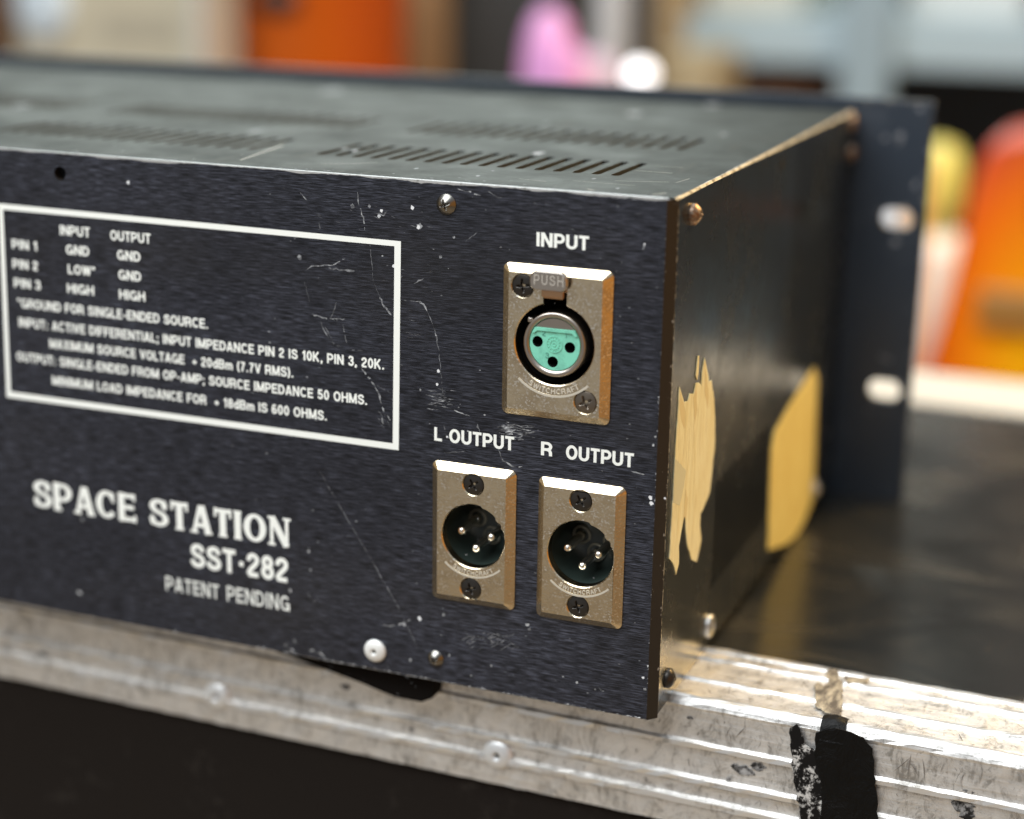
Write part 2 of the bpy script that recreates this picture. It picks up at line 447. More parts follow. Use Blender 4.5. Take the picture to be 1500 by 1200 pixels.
GL = {
 'I': (.20, [[(.10, 0), (.10, 1)]]),
 'N': (.72, [[(.09, 0), (.09, 1)], [(.10, .98), (.62, .02)], [(.63, 0), (.63, 1)]]),
 'P': (.67, [[(.09, 0), (.09, 1)], [(.09, .91)] + arc(.35, .665, .235, .245, 90, -90) + [(.09, .42)]]),
 'U': (.70, [[(.09, 1)] + arc(.35, .35, .26, .26, 180, 360) + [(.61, 1)]]),
 'T': (.62, [[(0, .91), (.62, .91)], [(.31, 0), (.31, .86)]]),
 'O': (.77, [arc(.385, .5, .295, .415, 90, 450, 28)]),
 'L': (.56, [[(.09, 1), (.09, .09), (.56, .09)]]),
 'R': (.70, [[(.09, 0), (.09, 1)], [(.09, .91)] + arc(.36, .68, .235, .23, 90, -90) + [(.09, .45)], [(.38, .45), (.52, .40), (.585, .26), (.60, 0)]]),
 'S': (.68, [S_]),
 'A': (.72, [[(.085, 0), (.335, .98)], [(.385, .98), (.635, 0)], [(.18, .29), (.54, .29)]]),
 'C': (.73, [arc(.385, .5, .295, .415, 38, 322, 22)]),
 'D': (.71, [[(.09, 0), (.09, 1)], [(.09, .91)] + arc(.31, .5, .31, .41, 90, -90) + [(.09, .09)]]),
 'E': (.62, [[(.09, 0), (.09, 1)], [(.09, .91), (.61, .91)], [(.09, .51), (.57, .51)], [(.09, .09), (.62, .09)]]),
 'F': (.58, [[(.09, 0), (.09, 1)], [(.09, .91), (.58, .91)], [(.09, .49), (.52, .49)]]),
 'G': (.77, [arc(.385, .5, .295, .415, 40, 330, 22), [(.42, .45), (.68, .45), (.68, .02)]]),
 'H': (.71, [[(.09, 0), (.09, 1)], [(.62, 0), (.62, 1)], [(.09, .52), (.62, .52)]]),
 'K': (.72, [[(.09, 0), (.09, 1)], [(.12, .36), (.60, .99)], [(.28, .56), (.62, .01)]]),
 'M': (.86, [[(.09, 0), (.09, 1)], [(.11, .98), (.42, .06)], [(.44, .06), (.75, .98)], [(.77, 0), (.77, 1)]]),
 'V': (.68, [[(.08, 1), (.33, .03)], [(.35, .03), (.60, 1)]]),
 'W': (.96, [[(.08, 1), (.27, .02)], [(.28, .02), (.47, .97)], [(.49, .97), (.68, .02)], [(.69, .02), (.88, 1)]]),
 'X': (.68, [[(.09, 1), (.59, 0)], [(.59, 1), (.09, 0)]]),
 'B': (.70, [[(.09, 0), (.09, 1)], [(.09, .91)] + arc(.36, .71, .2, .2, 90, -90) + [(.09, .51)], [(.09, .51)] + arc(.38, .30, .22, .21, 90, -90) + [(.09, .09)]]),
 'd': (.58, [[(.49, 0), (.49, 1)], arc(.29, .35, .2, .27, 0, 360, 20)]),
 'm': (.82, [[(.08, 0), (.08, .70)], [(.08, .45)] + arc(.245, .48, .165, .15, 180, 0) + [(.41, 0)], [(.41, .45)] + arc(.575, .48, .165, .15, 180, 0) + [(.74, 0)]]),
 '0': (.58, [arc(.29, .5, .2, .415, 90, 450, 24)]),
 '1': (.40, [[(.27, 0), (.27, 1)], [(.04, .74), (.14, .76), (.24, .88)]]),
 '2': (.58, [smoothline([(.09, .66), (.12, .82), (.28, .91), (.44, .84), (.48, .70), (.40, .54), (.24, .38), (.11, .22), (.08, .09)]), [(.06, .09), (.53, .09)]]),
 '3': (.58, [smoothline([(.09, .72), (.15, .87), (.29, .91), (.44, .84), (.46, .70), (.38, .56), (.24, .53)]), smoothline([(.24, .53), (.42, .48), (.50, .30), (.42, .13), (.28, .09), (.13, .14), (.08, .30)])]),
 '5': (.58, [[(.50, .91), (.15, .91), (.11, .48)], smoothline([(.11, .48), (.28, .59), (.45, .50), (.49, .33), (.42, .14), (.27, .09), (.13, .14), (.08, .27)])]),
 '6': (.58, [arc(.29, .32, .2, .235, 0, 360, 20), smoothline([(.09, .34), (.11, .66), (.20, .86), (.33, .91), (.46, .82)])]),
 '7': (.56, [[(.04, .91), (.51, .91)], smoothline([(.48, .88), (.32, .58), (.23, .28), (.20, 0)])]),
 '8': (.58, [arc(.29, .705, .175, .2, 0, 360, 18), arc(.29, .30, .205, .215, 0, 360, 18)]),
 '.': (.24, [[(.12, 0), (.12, .19)]]), ',': (.24, [[(.13, .19), (.13, .02), (.07, -.14)]]),
 ':': (.24, [[(.12, 0), (.12, .19)], [(.12, .5), (.12, .69)]]), ';': (.24, [[(.13, .19), (.13, .02), (.07, -.14)], [(.13, .5), (.13, .69)]]),
 '-': (.36, [[(.03, .38), (.33, .38)]]), '·': (.34, [[(.17, .36), (.17, .57)]]),
 '(': (.32, [arc(.42, .45, .30, .62, 120, 240)]), ')': (.32, [arc(-.10, .45, .30, .62, 60, -60)]),
 '+': (.58, [[(.05, .36), (.53, .36)], [(.29, .12), (.29, .60)]]),
 '*': (.36, [[(.18, .66), (.18, 1)], [(.04, .92), (.32, .74)], [(.04, .74), (.32, .92)]]),
 ' ': (.30, []),
}
def ribbon(pts, t, closed=False, contrast=0.0):
    """polyline -> left and right offset points with mitred joints"""
    L, R = [], []
    k = len(pts)
    for i in range(k):
        a = pts[i - 1] if i > 0 else (pts[-2] if closed else None)
        b = pts[i + 1] if i < k - 1 else (pts[1] if closed else None)
        p = Vector(pts[i])
        ds = []
        if a is not None and (p - Vector(a)).length > 1e-9: ds.append((p - Vector(a)).normalized())
        if b is not None and (Vector(b) - p).length > 1e-9: ds.append((Vector(b) - p).normalized())
        d = sum(ds, Vector((0, 0)))
        d = d.normalized() if d.length > 1e-6 else ds[0]
        nn = Vector((-d.y, d.x))
        sc = 1.0
        if len(ds) == 2: sc = min(1.8, 1.0 / max(0.3, abs(nn.dot(Vector((-ds[0].y, ds[0].x))))))
        tt = t * (1 - contrast * abs(d.x) ** 1.3)
        L.append(p + nn * tt / 2 * sc)
        R.append(p - nn * tt / 2 * sc)
    return L, R
SERIF = {'S': [(.58, .60, .58, .94, .5), (.08, .06, .08, .40, .5)], 'P': [(-.03, .045, .27, .045), (-.03, .955, .2, .955)],
 'A': [(-.05, .045, .24, .045), (.48, .045, .77, .045)], 'C': [(.63, .58, .63, .93, .55)], 'E': [(-.03, .045, .2, .045), (-.03, .955, .2, .955), (.60, 0, .60, .26, .5), (.58, .74, .58, 1, .5)],
 'T': [(.03, .68, .03, 1, .5), (.59, .68, .59, 1, .5), (.15, .045, .47, .045)], 'I': [(-.04, .045, .24, .045), (-.04, .955, .24, .955)], 'O': [],
 'N': [(-.05, .045, .22, .045), (-.05, .955, .16, .955), (.50, .955, .78, .955)]}
def text_strokes(body, t=0.18, track=0.10, serif=False, hair=1.0):
    x = 0.0
    out = []
    for ch in body:
        w, st = GL[ch]
        if serif and ch != ' ':
            w2 = w
            for s in SERIF.get(ch, []):
                wt = s[4] if len(s) > 4 else 0.5
                out.append(([(s[0] + x, s[1]), (s[2] + x, s[3])], 0.18 * wt))
        for q, pl in enumerate(st): out.append(([(px + x, py) for px, py in pl], t * (0.5 if serif and ch == 'N' and q != 1 else 1.0)))
        x += w + track
    return out, x - track
def add_text(bm, body, fn, x0, x1, z0, z1, t=0.18, track=0.10, serif=False, lift=0.03, mi=0, step=0.002):
    """lettering fitted into the box x0..x1, z0..z1 (cap height); fn(x, z, lift) -> point"""
    st, w = text_strokes(body, t, track, serif)
    sx = (x1 - x0) / w
    sz = (z1 - z0)
    for i, (pl, tt) in enumerate(st):
        closed = len(pl) > 6 and (Vector(pl[0]) - Vector(pl[-1])).length < 1e-5
        thin = serif and len(pl) == 2 and tt > 0.15
        if thin and (abs(pl[0][1] - pl[1][1]) < .01 or (pl[1][1] > pl[0][1] + .5 and pl[1][0] > pl[0][0] + .1)): tt *= 0.62
        L, R = ribbon(pl, tt, closed, 0.42 if serif and len(pl) > 2 else 0.0)
        li = lift + step * (i % 7)
        a = [bm.verts.new(fn(x0 + p.x * sx, z0 + p.y * sz, li)) for p in L]
        b = [bm.verts.new(fn(x0 + p.x * sx, z0 + p.y * sz, li)) for p in R]
        for k in range(len(a) - 1):
            f = bm.faces.new((a[k], b[k], b[k + 1], a[k + 1])); f.material_index = mi
def on_panel(x, z, lift): return Vector((x, -lift, z))

# ------------------------------------------------------------------ screws (one polar grid each, with a driven cross)
def screw_mesh(name, frame, r, dome, cross, m, parent, base, cup=0.0, rim=0.0, rot=0.3, depth=0.9):
    bm = bm_new()
    K, RN = 72, 26
    cen = None
    rings = []
    for j in range(RN + 1):
        rr = r * j / RN
        row = []
        for i in range(K if j else 1):
            a = 2 * math.pi * i / K
            x, y = rr * math.cos(a), rr * math.sin(a)
            h = rim + dome * (1 - (rr / r) ** 2)
            u = x * math.cos(rot) + y * math.sin(rot)
            v = -x * math.sin(rot) + y * math.cos(rot)
            for p, q in ((u, v), (v, u)):
                e = 1 - abs(p) / cross
                if e > 0:
                    wd = cross * 0.24 * (0.55 + 0.45 * e)
                    s = max(0.0, min(1.0, (wd - abs(q)) / (cross * 0.07)))
                    h -= depth * s * min(1.0, e * 3) * 0.8
            h = max(h, rim + dome * 0.2 - depth)
            row.append(bm.verts.new(frame(x, y, h)))
        rings.append(row)
    edge = [bm.verts.new(frame(r * math.cos(2 * math.pi * i / K), r * math.sin(2 * math.pi * i / K), -0.15)) for i in range(K)]
    rings.append(edge)
    for a, b in zip(rings, rings[1:]):
        for i in range(K):
            j = (i + 1) % K
            if len(a) == 1: f = bm.faces.new((a[0], b[i], b[j]))
            else: f = bm.faces.new((a[i], a[j], b[j], b[i]))
            f.smooth = True
    return finish(name, bm, m, parent, base)

# ================================================================== SETTING
def bg(u, v, y):
    q = on_axis(u, v, 1, y)
    return (q.x, q.z)
bm = bm_new(); box(bm, -4500, 3500, -2500, 3000, -1020, -1000)
fl = finish('floor', bm, mat('worn_wood_floor', (0.34, 0.23, 0.12), 0.6)); tag(fl, kind='structure')
nn_ = N(fl.data.materials[0]); nn_.color(nn_.mix(nn_.noise(4, 5), (0.42, 0.32, 0.21), (0.32, 0.24, 0.15)))
bm = bm_new(); box(bm, -4500, 3500, 2600, 2660, -999, 1900)
wl = finish('wall', bm, mat('dark_back_wall', (0.035, 0.033, 0.032), 0.8)); tag(wl, kind='structure')
nn_ = N(wl.data.materials[0]); nn_.color(nn_.mix(nn_.noise(3, 4), (0.022, 0.021, 0.022), (0.055, 0.05, 0.045)))

# ================================================================== FLIGHT CASE
case = empty('flight_case', CASE_LOC, 'black road case with battered ribbed aluminium edging under the black rack unit', 'flight case', rot=CASE_ROT)
CX0, CX1 = -560.0, 112.0          # case width
CY1 = 392.0                        # far edge
TW, TH = 33.0, 32.6                # trim width on top, height on the front
# ribbed L profile in (y, z); y runs away from the viewer, outer corner at (0, 0)
def trim_profile():
    P = []
    P += [(0.0, -TH)]
    def front(z, out): P.append((-out, z))
    for z, o in ((-TH, 1.0), (-27.2, 1.0), (-26.6, 1.9), (-25.2, 1.9), (-24.6, 0.7), (-21.4, 0.7), (-20.8, 1.7), (-19.6, 1.7), (-19.0, 0.6), (-12.2, 0.6), (-11.7, 1.6), (-10.5, 1.6), (-10.0, 0.7), (-2.2, 0.7), (-1.4, 1.0), (-0.5, 0.7)): front(z, o)
    P.append((-0.1, 0.55)); P.append((0.6, 0.95)); P.append((1.8, 0.9))
    P.append((2.6, 0.5))
    for y, o in ((10.6, 0.5), (11.0, 1.1), (12.1, 1.1), (12.5, 0.5), (24.6, 0.5), (25.0, 1.1), (26.2, 1.1), (26.6, 0.5), (30.0, 0.6), (30.4, 1.1), (32.2, 1.1), (TW, 0.4), (TW, 0.0)): P.append((y, o))
    P.append((0.0, 0.0))
    return P
def extrude_x(bm, P, x0, x1, steps=1, mi=0, jit=0.0):
    rows = []
    for s in range(steps + 1):
        x = x0 + (x1 - x0) * s / steps
        rows.append([bm.verts.new(Vector((x, y + random.uniform(-jit, jit), z + random.uniform(-jit, jit)))) for y, z in P])
    k = len(P)
    for a, b in zip(rows, rows[1:]):
        for i in range(k):
            j = (i + 1) % k
            f = bm.faces.new((a[i], a[j], b[j], b[i])); f.material_index = mi
    for r in (rows[0], rows[-1]):
        bm.faces.new(r)
PR = trim_profile()
bm = bm_new()
extrude_x(bm, PR, CX0, CX1, 200, jit=0.12)
for f in bm.faces:            # worn bright crests of the ribs and of the corner
    q = f.calc_center_median()
    if len(f.verts) == 4 and ((q.z > 0.98 and q.y > 4) or (0.3 < q.z and q.y < 2.2)): f.material_index = 1
    if len(f.verts) == 4 and q.y < -1.35 and q.z < -3 and random.random() < .6: f.material_index = 1
    f.normal_update()
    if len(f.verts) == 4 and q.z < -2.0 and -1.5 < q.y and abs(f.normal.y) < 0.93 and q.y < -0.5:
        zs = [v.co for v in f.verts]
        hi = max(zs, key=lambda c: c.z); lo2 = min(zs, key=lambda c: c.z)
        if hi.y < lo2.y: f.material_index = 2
t1 = finish('edge_trim', bm, [M['alu'], M['alu_clean'], M['rib_shade']], case); t1['label'] = 'front aluminium edge strip, ribbed, scratched and dented'
# far trim (a wider strip) and right-hand trim
FW = 62.0
bm = bm_new()
P2 = [(0, 0), (0, 0.9), (3, 1.0), (20, 0.5), (20.5, 1.1), (22, 1.1), (22.5, 0.5), (40, 0.5), (40.5, 1.1), (42, 1.1), (42.5, 0.5), (FW - 1, 0.9), (FW + 0.6, 0.2), (FW + 0.6, -TH), (FW, -TH), (FW, 0)]
extrude_x(bm, [(CY1 - FW + y, z) for y, z in P2], CX0, CX1 + 0.8, 8)
t2 = finish('edge_trim', bm, mat('dull_far_aluminium', (0.52, 0.50, 0.45), 0.6, 0.2, 0.3), case); t2['label'] = 'far aluminium edge strip catching the light'
bm = bm_new()
for v0, v1 in ((TW + 0.6, CY1 - FW - 0.6),):
    rows = []
    for y in (v0, v1):
        rows.append([bm.verts.new(Vector((CX1 + 0.7 - a, y, b))) for a, b in ((0, -TH), (0, -0.4), (0.5, 0.7), (2, 0.9), (11, 0.5), (11.5, 1.1), (12.6, 1.1), (13, 0.5), (24, 0.5), (24.5, 1.1), (25.6, 1.1), (26, 0.5), (34, 0.6), (34, 0.0), (0.7, 0.0), (0.7, -TH))])
    for i in range(16):
        j = (i + 1) % 16
        bm.faces.new((rows[0][i], rows[0][j], rows[1][j], rows[1][i]))
    bm.faces.new(rows[0]); bm.faces.new(rows[1])
finish('edge_trim', bm, M['alu'], case)
# top board and body
bm = bm_new(); box(bm, CX0 + 1, CX1 - 0.2, 0.4, CY1 - 0.4, -9.0, -0.15)
finish('top_board', bm, M['laminate'], case)
bm = bm_new(); box(bm, CX0 + 1, CX1 - 0.3, 0.9, CY1 - 0.9, -985.0, -9.2)
body = finish('case_body', bm, M['board'], case)
# rivets along the front strip
def dome_rivet(name, frame, r, h, m, parent, base=(0, 0, 0), hole=0.24):
    bm = bm_new()
    prof = [(r, -0.2), (r, 0.25)]
    for i in range(1, 9):
        a = math.pi / 2 * i / 8
        rr = r * math.cos(a)
        if rr < r * hole: break
        prof.append((rr, 0.25 + (h - 0.25) * math.sin(a)))
    prof += [(r * hole, h * 0.97), (r * hole * 0.8, h * 0.3)]
    lathe(bm, prof, frame)
    lathe(bm, [(r * hole * 0.8, h * 0.3), (0, h * 0.25)], frame, mi=1)
    return finish(name, bm, [m, M['dark']], parent, base)
rx1, rz1 = cft(322, 1017); rx2, rz2 = cft(732, 1102)
for k in (-1, 0, 1):
    x = rx2 + (rx1 - rx2) * (1 - k) if k != 1 else rx2
    x = {-1: rx1 + (rx1 - rx2), 0: rx1, 1: rx2}[k]
    dome_rivet('rivet', (lambda x0, z0: (lambda a, b, h: Vector((x0 + a, -0.8 - h, z0 + b))))(x, rz1), 4.0, 1.7, M['rivet_alu'], case)
# gaffer tape bent over the front corner
def tape_sheet(outline_front, outline_top, name, m, lift, label):
    bm = bm_new()
    if outline_front:
        slab(bm, [outline_front], lambda x, z: Vector((x, -lift, z)), lambda x, z: Vector((x, -lift + 0.3, z)))
    if outline_top:
        slab(bm, [outline_top], lambda x, y: Vector((x, y, lift)), lambda x, y: Vector((x, y, lift - 0.3)))
    o = finish(name, bm, m, case); o['label'] = label
    return o
def rough_edge(pts, amp, step=1.0):
    o = []
    k = len(pts)
    for i in range(k):
        a, b = Vector(pts[i]), Vector(pts[(i + 1) % k])
        L = (b - a).length
        n_ = max(1, int(L / step))
        for s in range(n_):
            p = a.lerp(b, s / n_)
            if s: p += Vector((random.uniform(-amp, amp), random.uniform(-amp, amp)))
            o.append((p.x, p.y))
    return o
tf = [cft(*q) for q in ((1198, 1068), (1226, 1062), (1250, 1068), (1268, 1076), (1281, 1092), (1283, 1120), (1290, 1210), (1300, 1330), (1215, 1330), (1205, 1210), (1206, 1140), (1196, 1100))]
tape_sheet(rough_edge(tf, 0.25, 1.5), None, 'gaffer_tape', M['gaffer'], 2.2, 'black gaffer tape strip stuck down the front corner')
tl = [cft(*q) for q in ((1160, 1062), (1170, 1056), (1176, 1070), (1184, 1088), (1200, 1096), (1215, 1140), (1213, 1330), (1188, 1330), (1174, 1200), (1170, 1160), (1163, 1120))]
tape_sheet(rough_edge(tl, 0.4, 1.0), None, 'torn_tape', M['gaffer_torn'], 1.95, 'torn left edge of the gaffer tape with silver showing through')
bm = bm_new()     # fold over the corner
x0, x1 = cft(1203, 1068)[0], cft(1240, 1068)[0]
rows = []
for s in range(9):
    x = x0 + (x1 - x0) * s / 8
    w = math.sin(math.pi * s / 8)
    rows.append([bm.verts.new(p) for p in (Vector((x, -2.3, -3.2)), Vector((x, -1.6, -0.6)), Vector((x, -0.6, 1.0 + 0.6 * w)), Vector((x, 1.2, 1.7 + 0.5 * w)), Vector((x, 3.0 + w, 1.2)))])
for a, b in zip(rows, rows[1:]):
    for i in range(4):
        f = bm.faces.new((a[i], a[i + 1], b[i + 1], b[i])); f.smooth = True
finish('tape_fold', bm, M['gaffer'], case)
tt = [ctp(*q) for q in ((1194, 1040), (1192, 1012), (1198, 1006), (1206, 1012), (1214, 1004), (1208, 994), (1216, 986), (1228, 988), (1226, 1000), (1234, 1006), (1233, 1030), (1232, 1056), (1208, 1050))]
tape_sheet(None, rough_edge(tt, 0.3, 1.0), 'tape_residue', M['residue'], 1.25, 'grey gummy tape residue on the top of the strip')
t3 = [ctp(*q) for q in ((1236, 996), (1262, 1000), (1274, 1000), (1270, 1006), (1240, 1007))]
tape_sheet(None, rough_edge(t3, 0.25, 1.0), 'tape_residue', M['residue'], 1.22, 'small smear of tape residue')
# dark blobs of old tape and dirt on the front strip
def blob(cu, cv, w, h, name='dirt_spot'):
    x, z = cft(cu, cv)
    pts = [(x + w * (1 + random.uniform(-.35, .3)) * math.cos(a), z + h * (1 + random.uniform(-.4, .3)) * math.sin(a)) for a in [2 * math.pi * i / 18 for i in range(18)]]
    return pts
bm = bm_new()
for (u, v, w, h) in ((1410, 1180, 2.6, 1.6), (1418, 1192, 1.6, 1.9), (1420, 1158, 1.3, 0.5), (960, 1166, 1.8, 1.4), (1092, 1128, 2.2, 1.3), (1078, 1122, 0.9, 0.8), (1112, 1122, 1.8, 1.0), (1068, 1140, 0.6, 0.6), (508, 1005, 1.4, 0.9), (65, 956, 1.8, 0.8), (1012, 1050, 0.8, 0.5), (604, 1067, 0.7, 0.5)):
    add_fill(bm, [blob(u, v, w, h)], lambda x, z: Vector((x, -0.78 - random.random() * 0.02, z)))
M['dirt'] = mat('old_glue_and_dirt', (0.02, 0.02, 0.02), 0.6, 0, 0.2)
n = N(M['dirt']); n.color(n.mix(n.rng(n.noise(420, 5, 0.75), 0.44, 0.62), (0.012, 0.011, 0.010), (0.36, 0.35, 0.34)))
o = finish('dirt_spot', bm, M['dirt'], case); o['kind'] = 'stuff'
bm = bm_new()
random.seed(33)
for _ in range(330):          # short knocks and scratches in the valleys of the strip
    top_ = random.random() < .35
    x = random.uniform(-200, 100)
    if random.random() < .5: x = random.gauss(random.choice((-150, -95, -60, -30, 0, 14, 62, 85)), 6)
    L = random.choice((1.0, 1.6, 2.2, 3.5, 5.5)) * random.uniform(.6, 1.2)
    w = random.choice((0.10, 0.14, 0.2, 0.3)) * random.uniform(.7, 1.3)
    a = math.radians(90 + random.choice((-1, 1)) * random.uniform(0, 50))
    if top_:
        lo_, hi_ = random.choice(((3.0, 10.2), (13, 24.2), (27.0, 29.6)))
    else:
        lo_, hi_ = random.choice(((-9.6, -2.6), (-9.6, -2.6), (-18.6, -12.6), (-24.2, -21.8), (-31.8, -27.8)))
    L = min(L, (hi_ - lo_) * .9)
    c0 = random.uniform(lo_ + L * .5, hi_ - L * .5)
    dx, dz = L / 2 * math.cos(a), L / 2 * math.sin(a)
    nx, nz = -math.sin(a) * w / 2, math.cos(a) * w / 2
    bow = random.uniform(-.3, .3)
    P = [(x - dx, c0 - dz), (x + nx + bow, c0 + nz), (x + dx, c0 + dz), (x - nx + bow, c0 - nz)]
    lf = random.uniform(0, .03)
    o_t = 0.66 if top_ else (1.16 if lo_ < -27 else 0.86)
    f = bm.faces.new([bm.verts.new((px, pz, o_t + lf) if top_ else (px, -o_t - lf, pz)) for px, pz in P])
    f.material_index = random.choice((0, 0, 1))
o = finish('scratch_marks', bm, [mat('dark_scratch', (0.16, 0.14, 0.12), 0.6), mat('mid_scratch', (0.33, 0.30, 0.27), 0.6)], case); o['kind'] = 'stuff'

# ================================================================== RACK UNIT
UB = (-216.0, 0.0, 0.0)
unit = empty('rack_effects_unit', UB, 'scuffed black rack mount audio effects unit with three XLR sockets on its rear', 'audio unit')
def part(name, bm, m, smooth=False, parent=None, recalc=True):
    return finish(name, bm, m, parent or unit, UB if parent is None else parent['base'], smooth, recalc)
ZB = -1.2
CH = 2.1      # chamfer of the rear panel's right-hand edge
X0 = -BW
def rd(u, v, y):                    # plane y in front of the rear panel -> x, z
    q = on_axis(u, v, 1, y)
    return (q.x, q.z)
# --- connectors' places
def cen(*qs):
    P = [rp(*q) for q in qs]
    return (sum(p[0] for p in P) / len(P), sum(p[1] for p in P) / len(P))
IN = dict(x0=-39.75, x1=-13.5, z0=69.9, z1=105.4, c=rd(811.5, 505, -1.75), r=9.5)
LO = dict(x0=-57.2, x1=-35.8, z0=21.15, z1=56.15, c=rd(692.5, 786.5, -1.75), r=8.0)
RO = dict(x0=-30.2, x1=-8.85, z0=20.85, z1=55.75, c=rd(850, 812.3, -1.75), r=8.1)
def male_hole(c, r):
    o = []
    for i in range(80):
        a = 360 * i / 80
        k = 1.0
        if 22 < a < 75:
            k = 0.955 + 0.02 * math.cos(math.radians((a - 48) * 4))
        if 26 < a < 36: k = 0.985
        if 36 <= a < 42: k = 0.93
        o.append((c[0] + r * k * math.cos(math.radians(a)), c[1] + r * k * math.sin(math.radians(a))))
    return o
def female_hole(c, r):
    o = []
    w = 2.75
    a0 = math.degrees(math.acos(w / r))
    for i in range(70):
        a = math.radians(180 - a0 + (360 - (180 - 2 * a0)) * i / 69)
        o.append((c[0] + r * math.cos(a), c[1] + r * math.sin(a)))
    # o runs counter-clockwise from upper left round to upper right
    top = c[1] + r + 2.6
    o += [(c[0] + w, top), (c[0] - w, top)]
    return o
HOLE_IN, HOLE_L, HOLE_R = female_hole(IN['c'], IN['r']), male_hole(LO['c'], LO['r']), male_hole(RO['c'], RO['r'])
SCRW = circle(*rp(88, 254), 1.75, 24)          # the empty screw hole
# --- rear panel
bm = bm_new()
outline = [(X0 + CH, ZB + 0.3), (-CH, ZB + 0.3), (-CH, H - 0.12), (X0 + CH, H - 0.12)]
grow = lambda lp, c, k: [((p[0] - c[0]) * k + c[0], (p[1] - c[1]) * k + c[1]) for p in lp]
holes = [circle(*IN['c'], 11.6, 64), circle(*LO['c'], 9.6), circle(*RO['c'], 9.6), SCRW]
add_fill(bm, [outline] + holes, lambda x, z: Vector((x, 0, z)))
for hl in holes: add_wall(bm, hl, lambda x, z: Vector((x, 0, z)), lambda x, z: Vector((x, 2.6, z)), 3)
# chamfers: right, left, bottom, top
quad(bm, [(-CH, 0, ZB + 0.3), (0, CH, ZB + 0.3), (0, CH, H - 0.5), (-CH, 0, H - 0.5)], 3)
quad(bm, [(X0 + CH, 0, ZB + 0.3), (X0, CH, ZB + 0.3), (X0, CH, H - 0.5), (X0 + CH, 0, H - 0.5)], 3)
quad(bm, [(X0 + CH, 0, ZB + 0.3), (-CH, 0, ZB + 0.3), (-CH, 0.3, ZB), (X0 + CH, 0.3, ZB)], 4)
quad(bm, [(X0 + CH, 0.3, ZB), (-CH, 0.3, ZB), (0, 2.6, ZB), (X0, 2.6, ZB)], 3)
# worn bare top edge with an uneven lower border
random.seed(11)
xs = [X0 + CH + (BW - 2 * CH) * i / 520 for i in range(521)]
prev = None
lo = 0.5
for x in xs:
    lo += random.uniform(-0.12, 0.12)
    lo = min(0.75, max(0.30, lo))
    if random.random() < 0.03: lo += random.uniform(0.1, 0.4)
    up = 0.0
    cur = (bm.verts.new((x, -0.015, H - lo)), bm.verts.new((x, -0.012, H - 0.12)), bm.verts.new((x, 0.5, H)))
    if prev:
        for q in ((prev[0], cur[0], cur[1], prev[1]), (prev[1], cur[1], cur[2], prev[2])):
            f = bm.faces.new(q); f.material_index = 1
    prev = cur
quad(bm, [(-CH, 0, H - 0.5), (-CH, 0.5, H), (-0.4, CH, H), (0, CH, H - 0.5)], 1)
# cream worn wedge at the top right corner
quad(bm, [(-CH - 0.1, -0.03, H - 0.8), (0.05, CH - 0.05, H - 1.9), (0.05, CH + 0.05, H - 0.4), (-CH, -0.03, H - 0.35)], 5)
# --- scratches and chips
def poly_strip(pts_px, w_px, mi, seg=4.0, jit=0.45, broken=0.0):
    w_px *= 0.85; broken = min(0.5, broken + 0.08) if broken < 0.9 else 1
    P = [Vector(rp(*q)) for q in pts_px]
    fine = []
    for a, b in zip(P, P[1:]):
        k = max(1, int((b - a).length / (seg / 6.2)))
        fine += [a.lerp(b, i / k) for i in range(k)]
    fine.append(P[-1])
    w = w_px / 6.2
    lift = random.uniform(0.012, 0.028)
    pl = None
    for i, p in enumerate(fine):
        d = (fine[min(i + 1, len(fine) - 1)] - fine[max(i - 1, 0)])
        d = d.normalized() if d.length > 1e-9 else Vector((1, 0))
        nr = Vector((-d.y, d.x))
        p = p + nr * random.uniform(-jit, jit) * w
        ww = w * random.uniform(0.15, 1.25) / 2
        if i in (0, len(fine) - 1): ww *= 0.25
        cur = (bm.verts.new((p.x + nr.x * ww, -lift, p.y + nr.y * ww)), bm.verts.new((p.x - nr.x * ww, -lift, p.y - nr.y * ww)))
        if pl and random.random() >= broken:
            f = bm.faces.new((pl[0], pl[1], cur[1], cur[0])); f.material_index = mi if random.random() < .7 else FA_
        pl = cur
FA_ = 7
def chip(u, v, r_px, mi, sx=1.0, sy=1.0):
    x, z = rp(u, v)
    k = 9
    lift = random.uniform(0.015, 0.03)
    r = r_px / 6.2
    vs = [bm.verts.new((x + r * sx * random.uniform(0.5, 1.1) * math.cos(2 * math.pi * i / k), -lift, z + r * sy * random.uniform(0.5, 1.1) * math.sin(2 * math.pi * i / k))) for i in range(k)]
    f = bm.faces.new(vs); f.material_index = mi
BR, FA, CHIP = 6, 7, 8
random.seed(5)
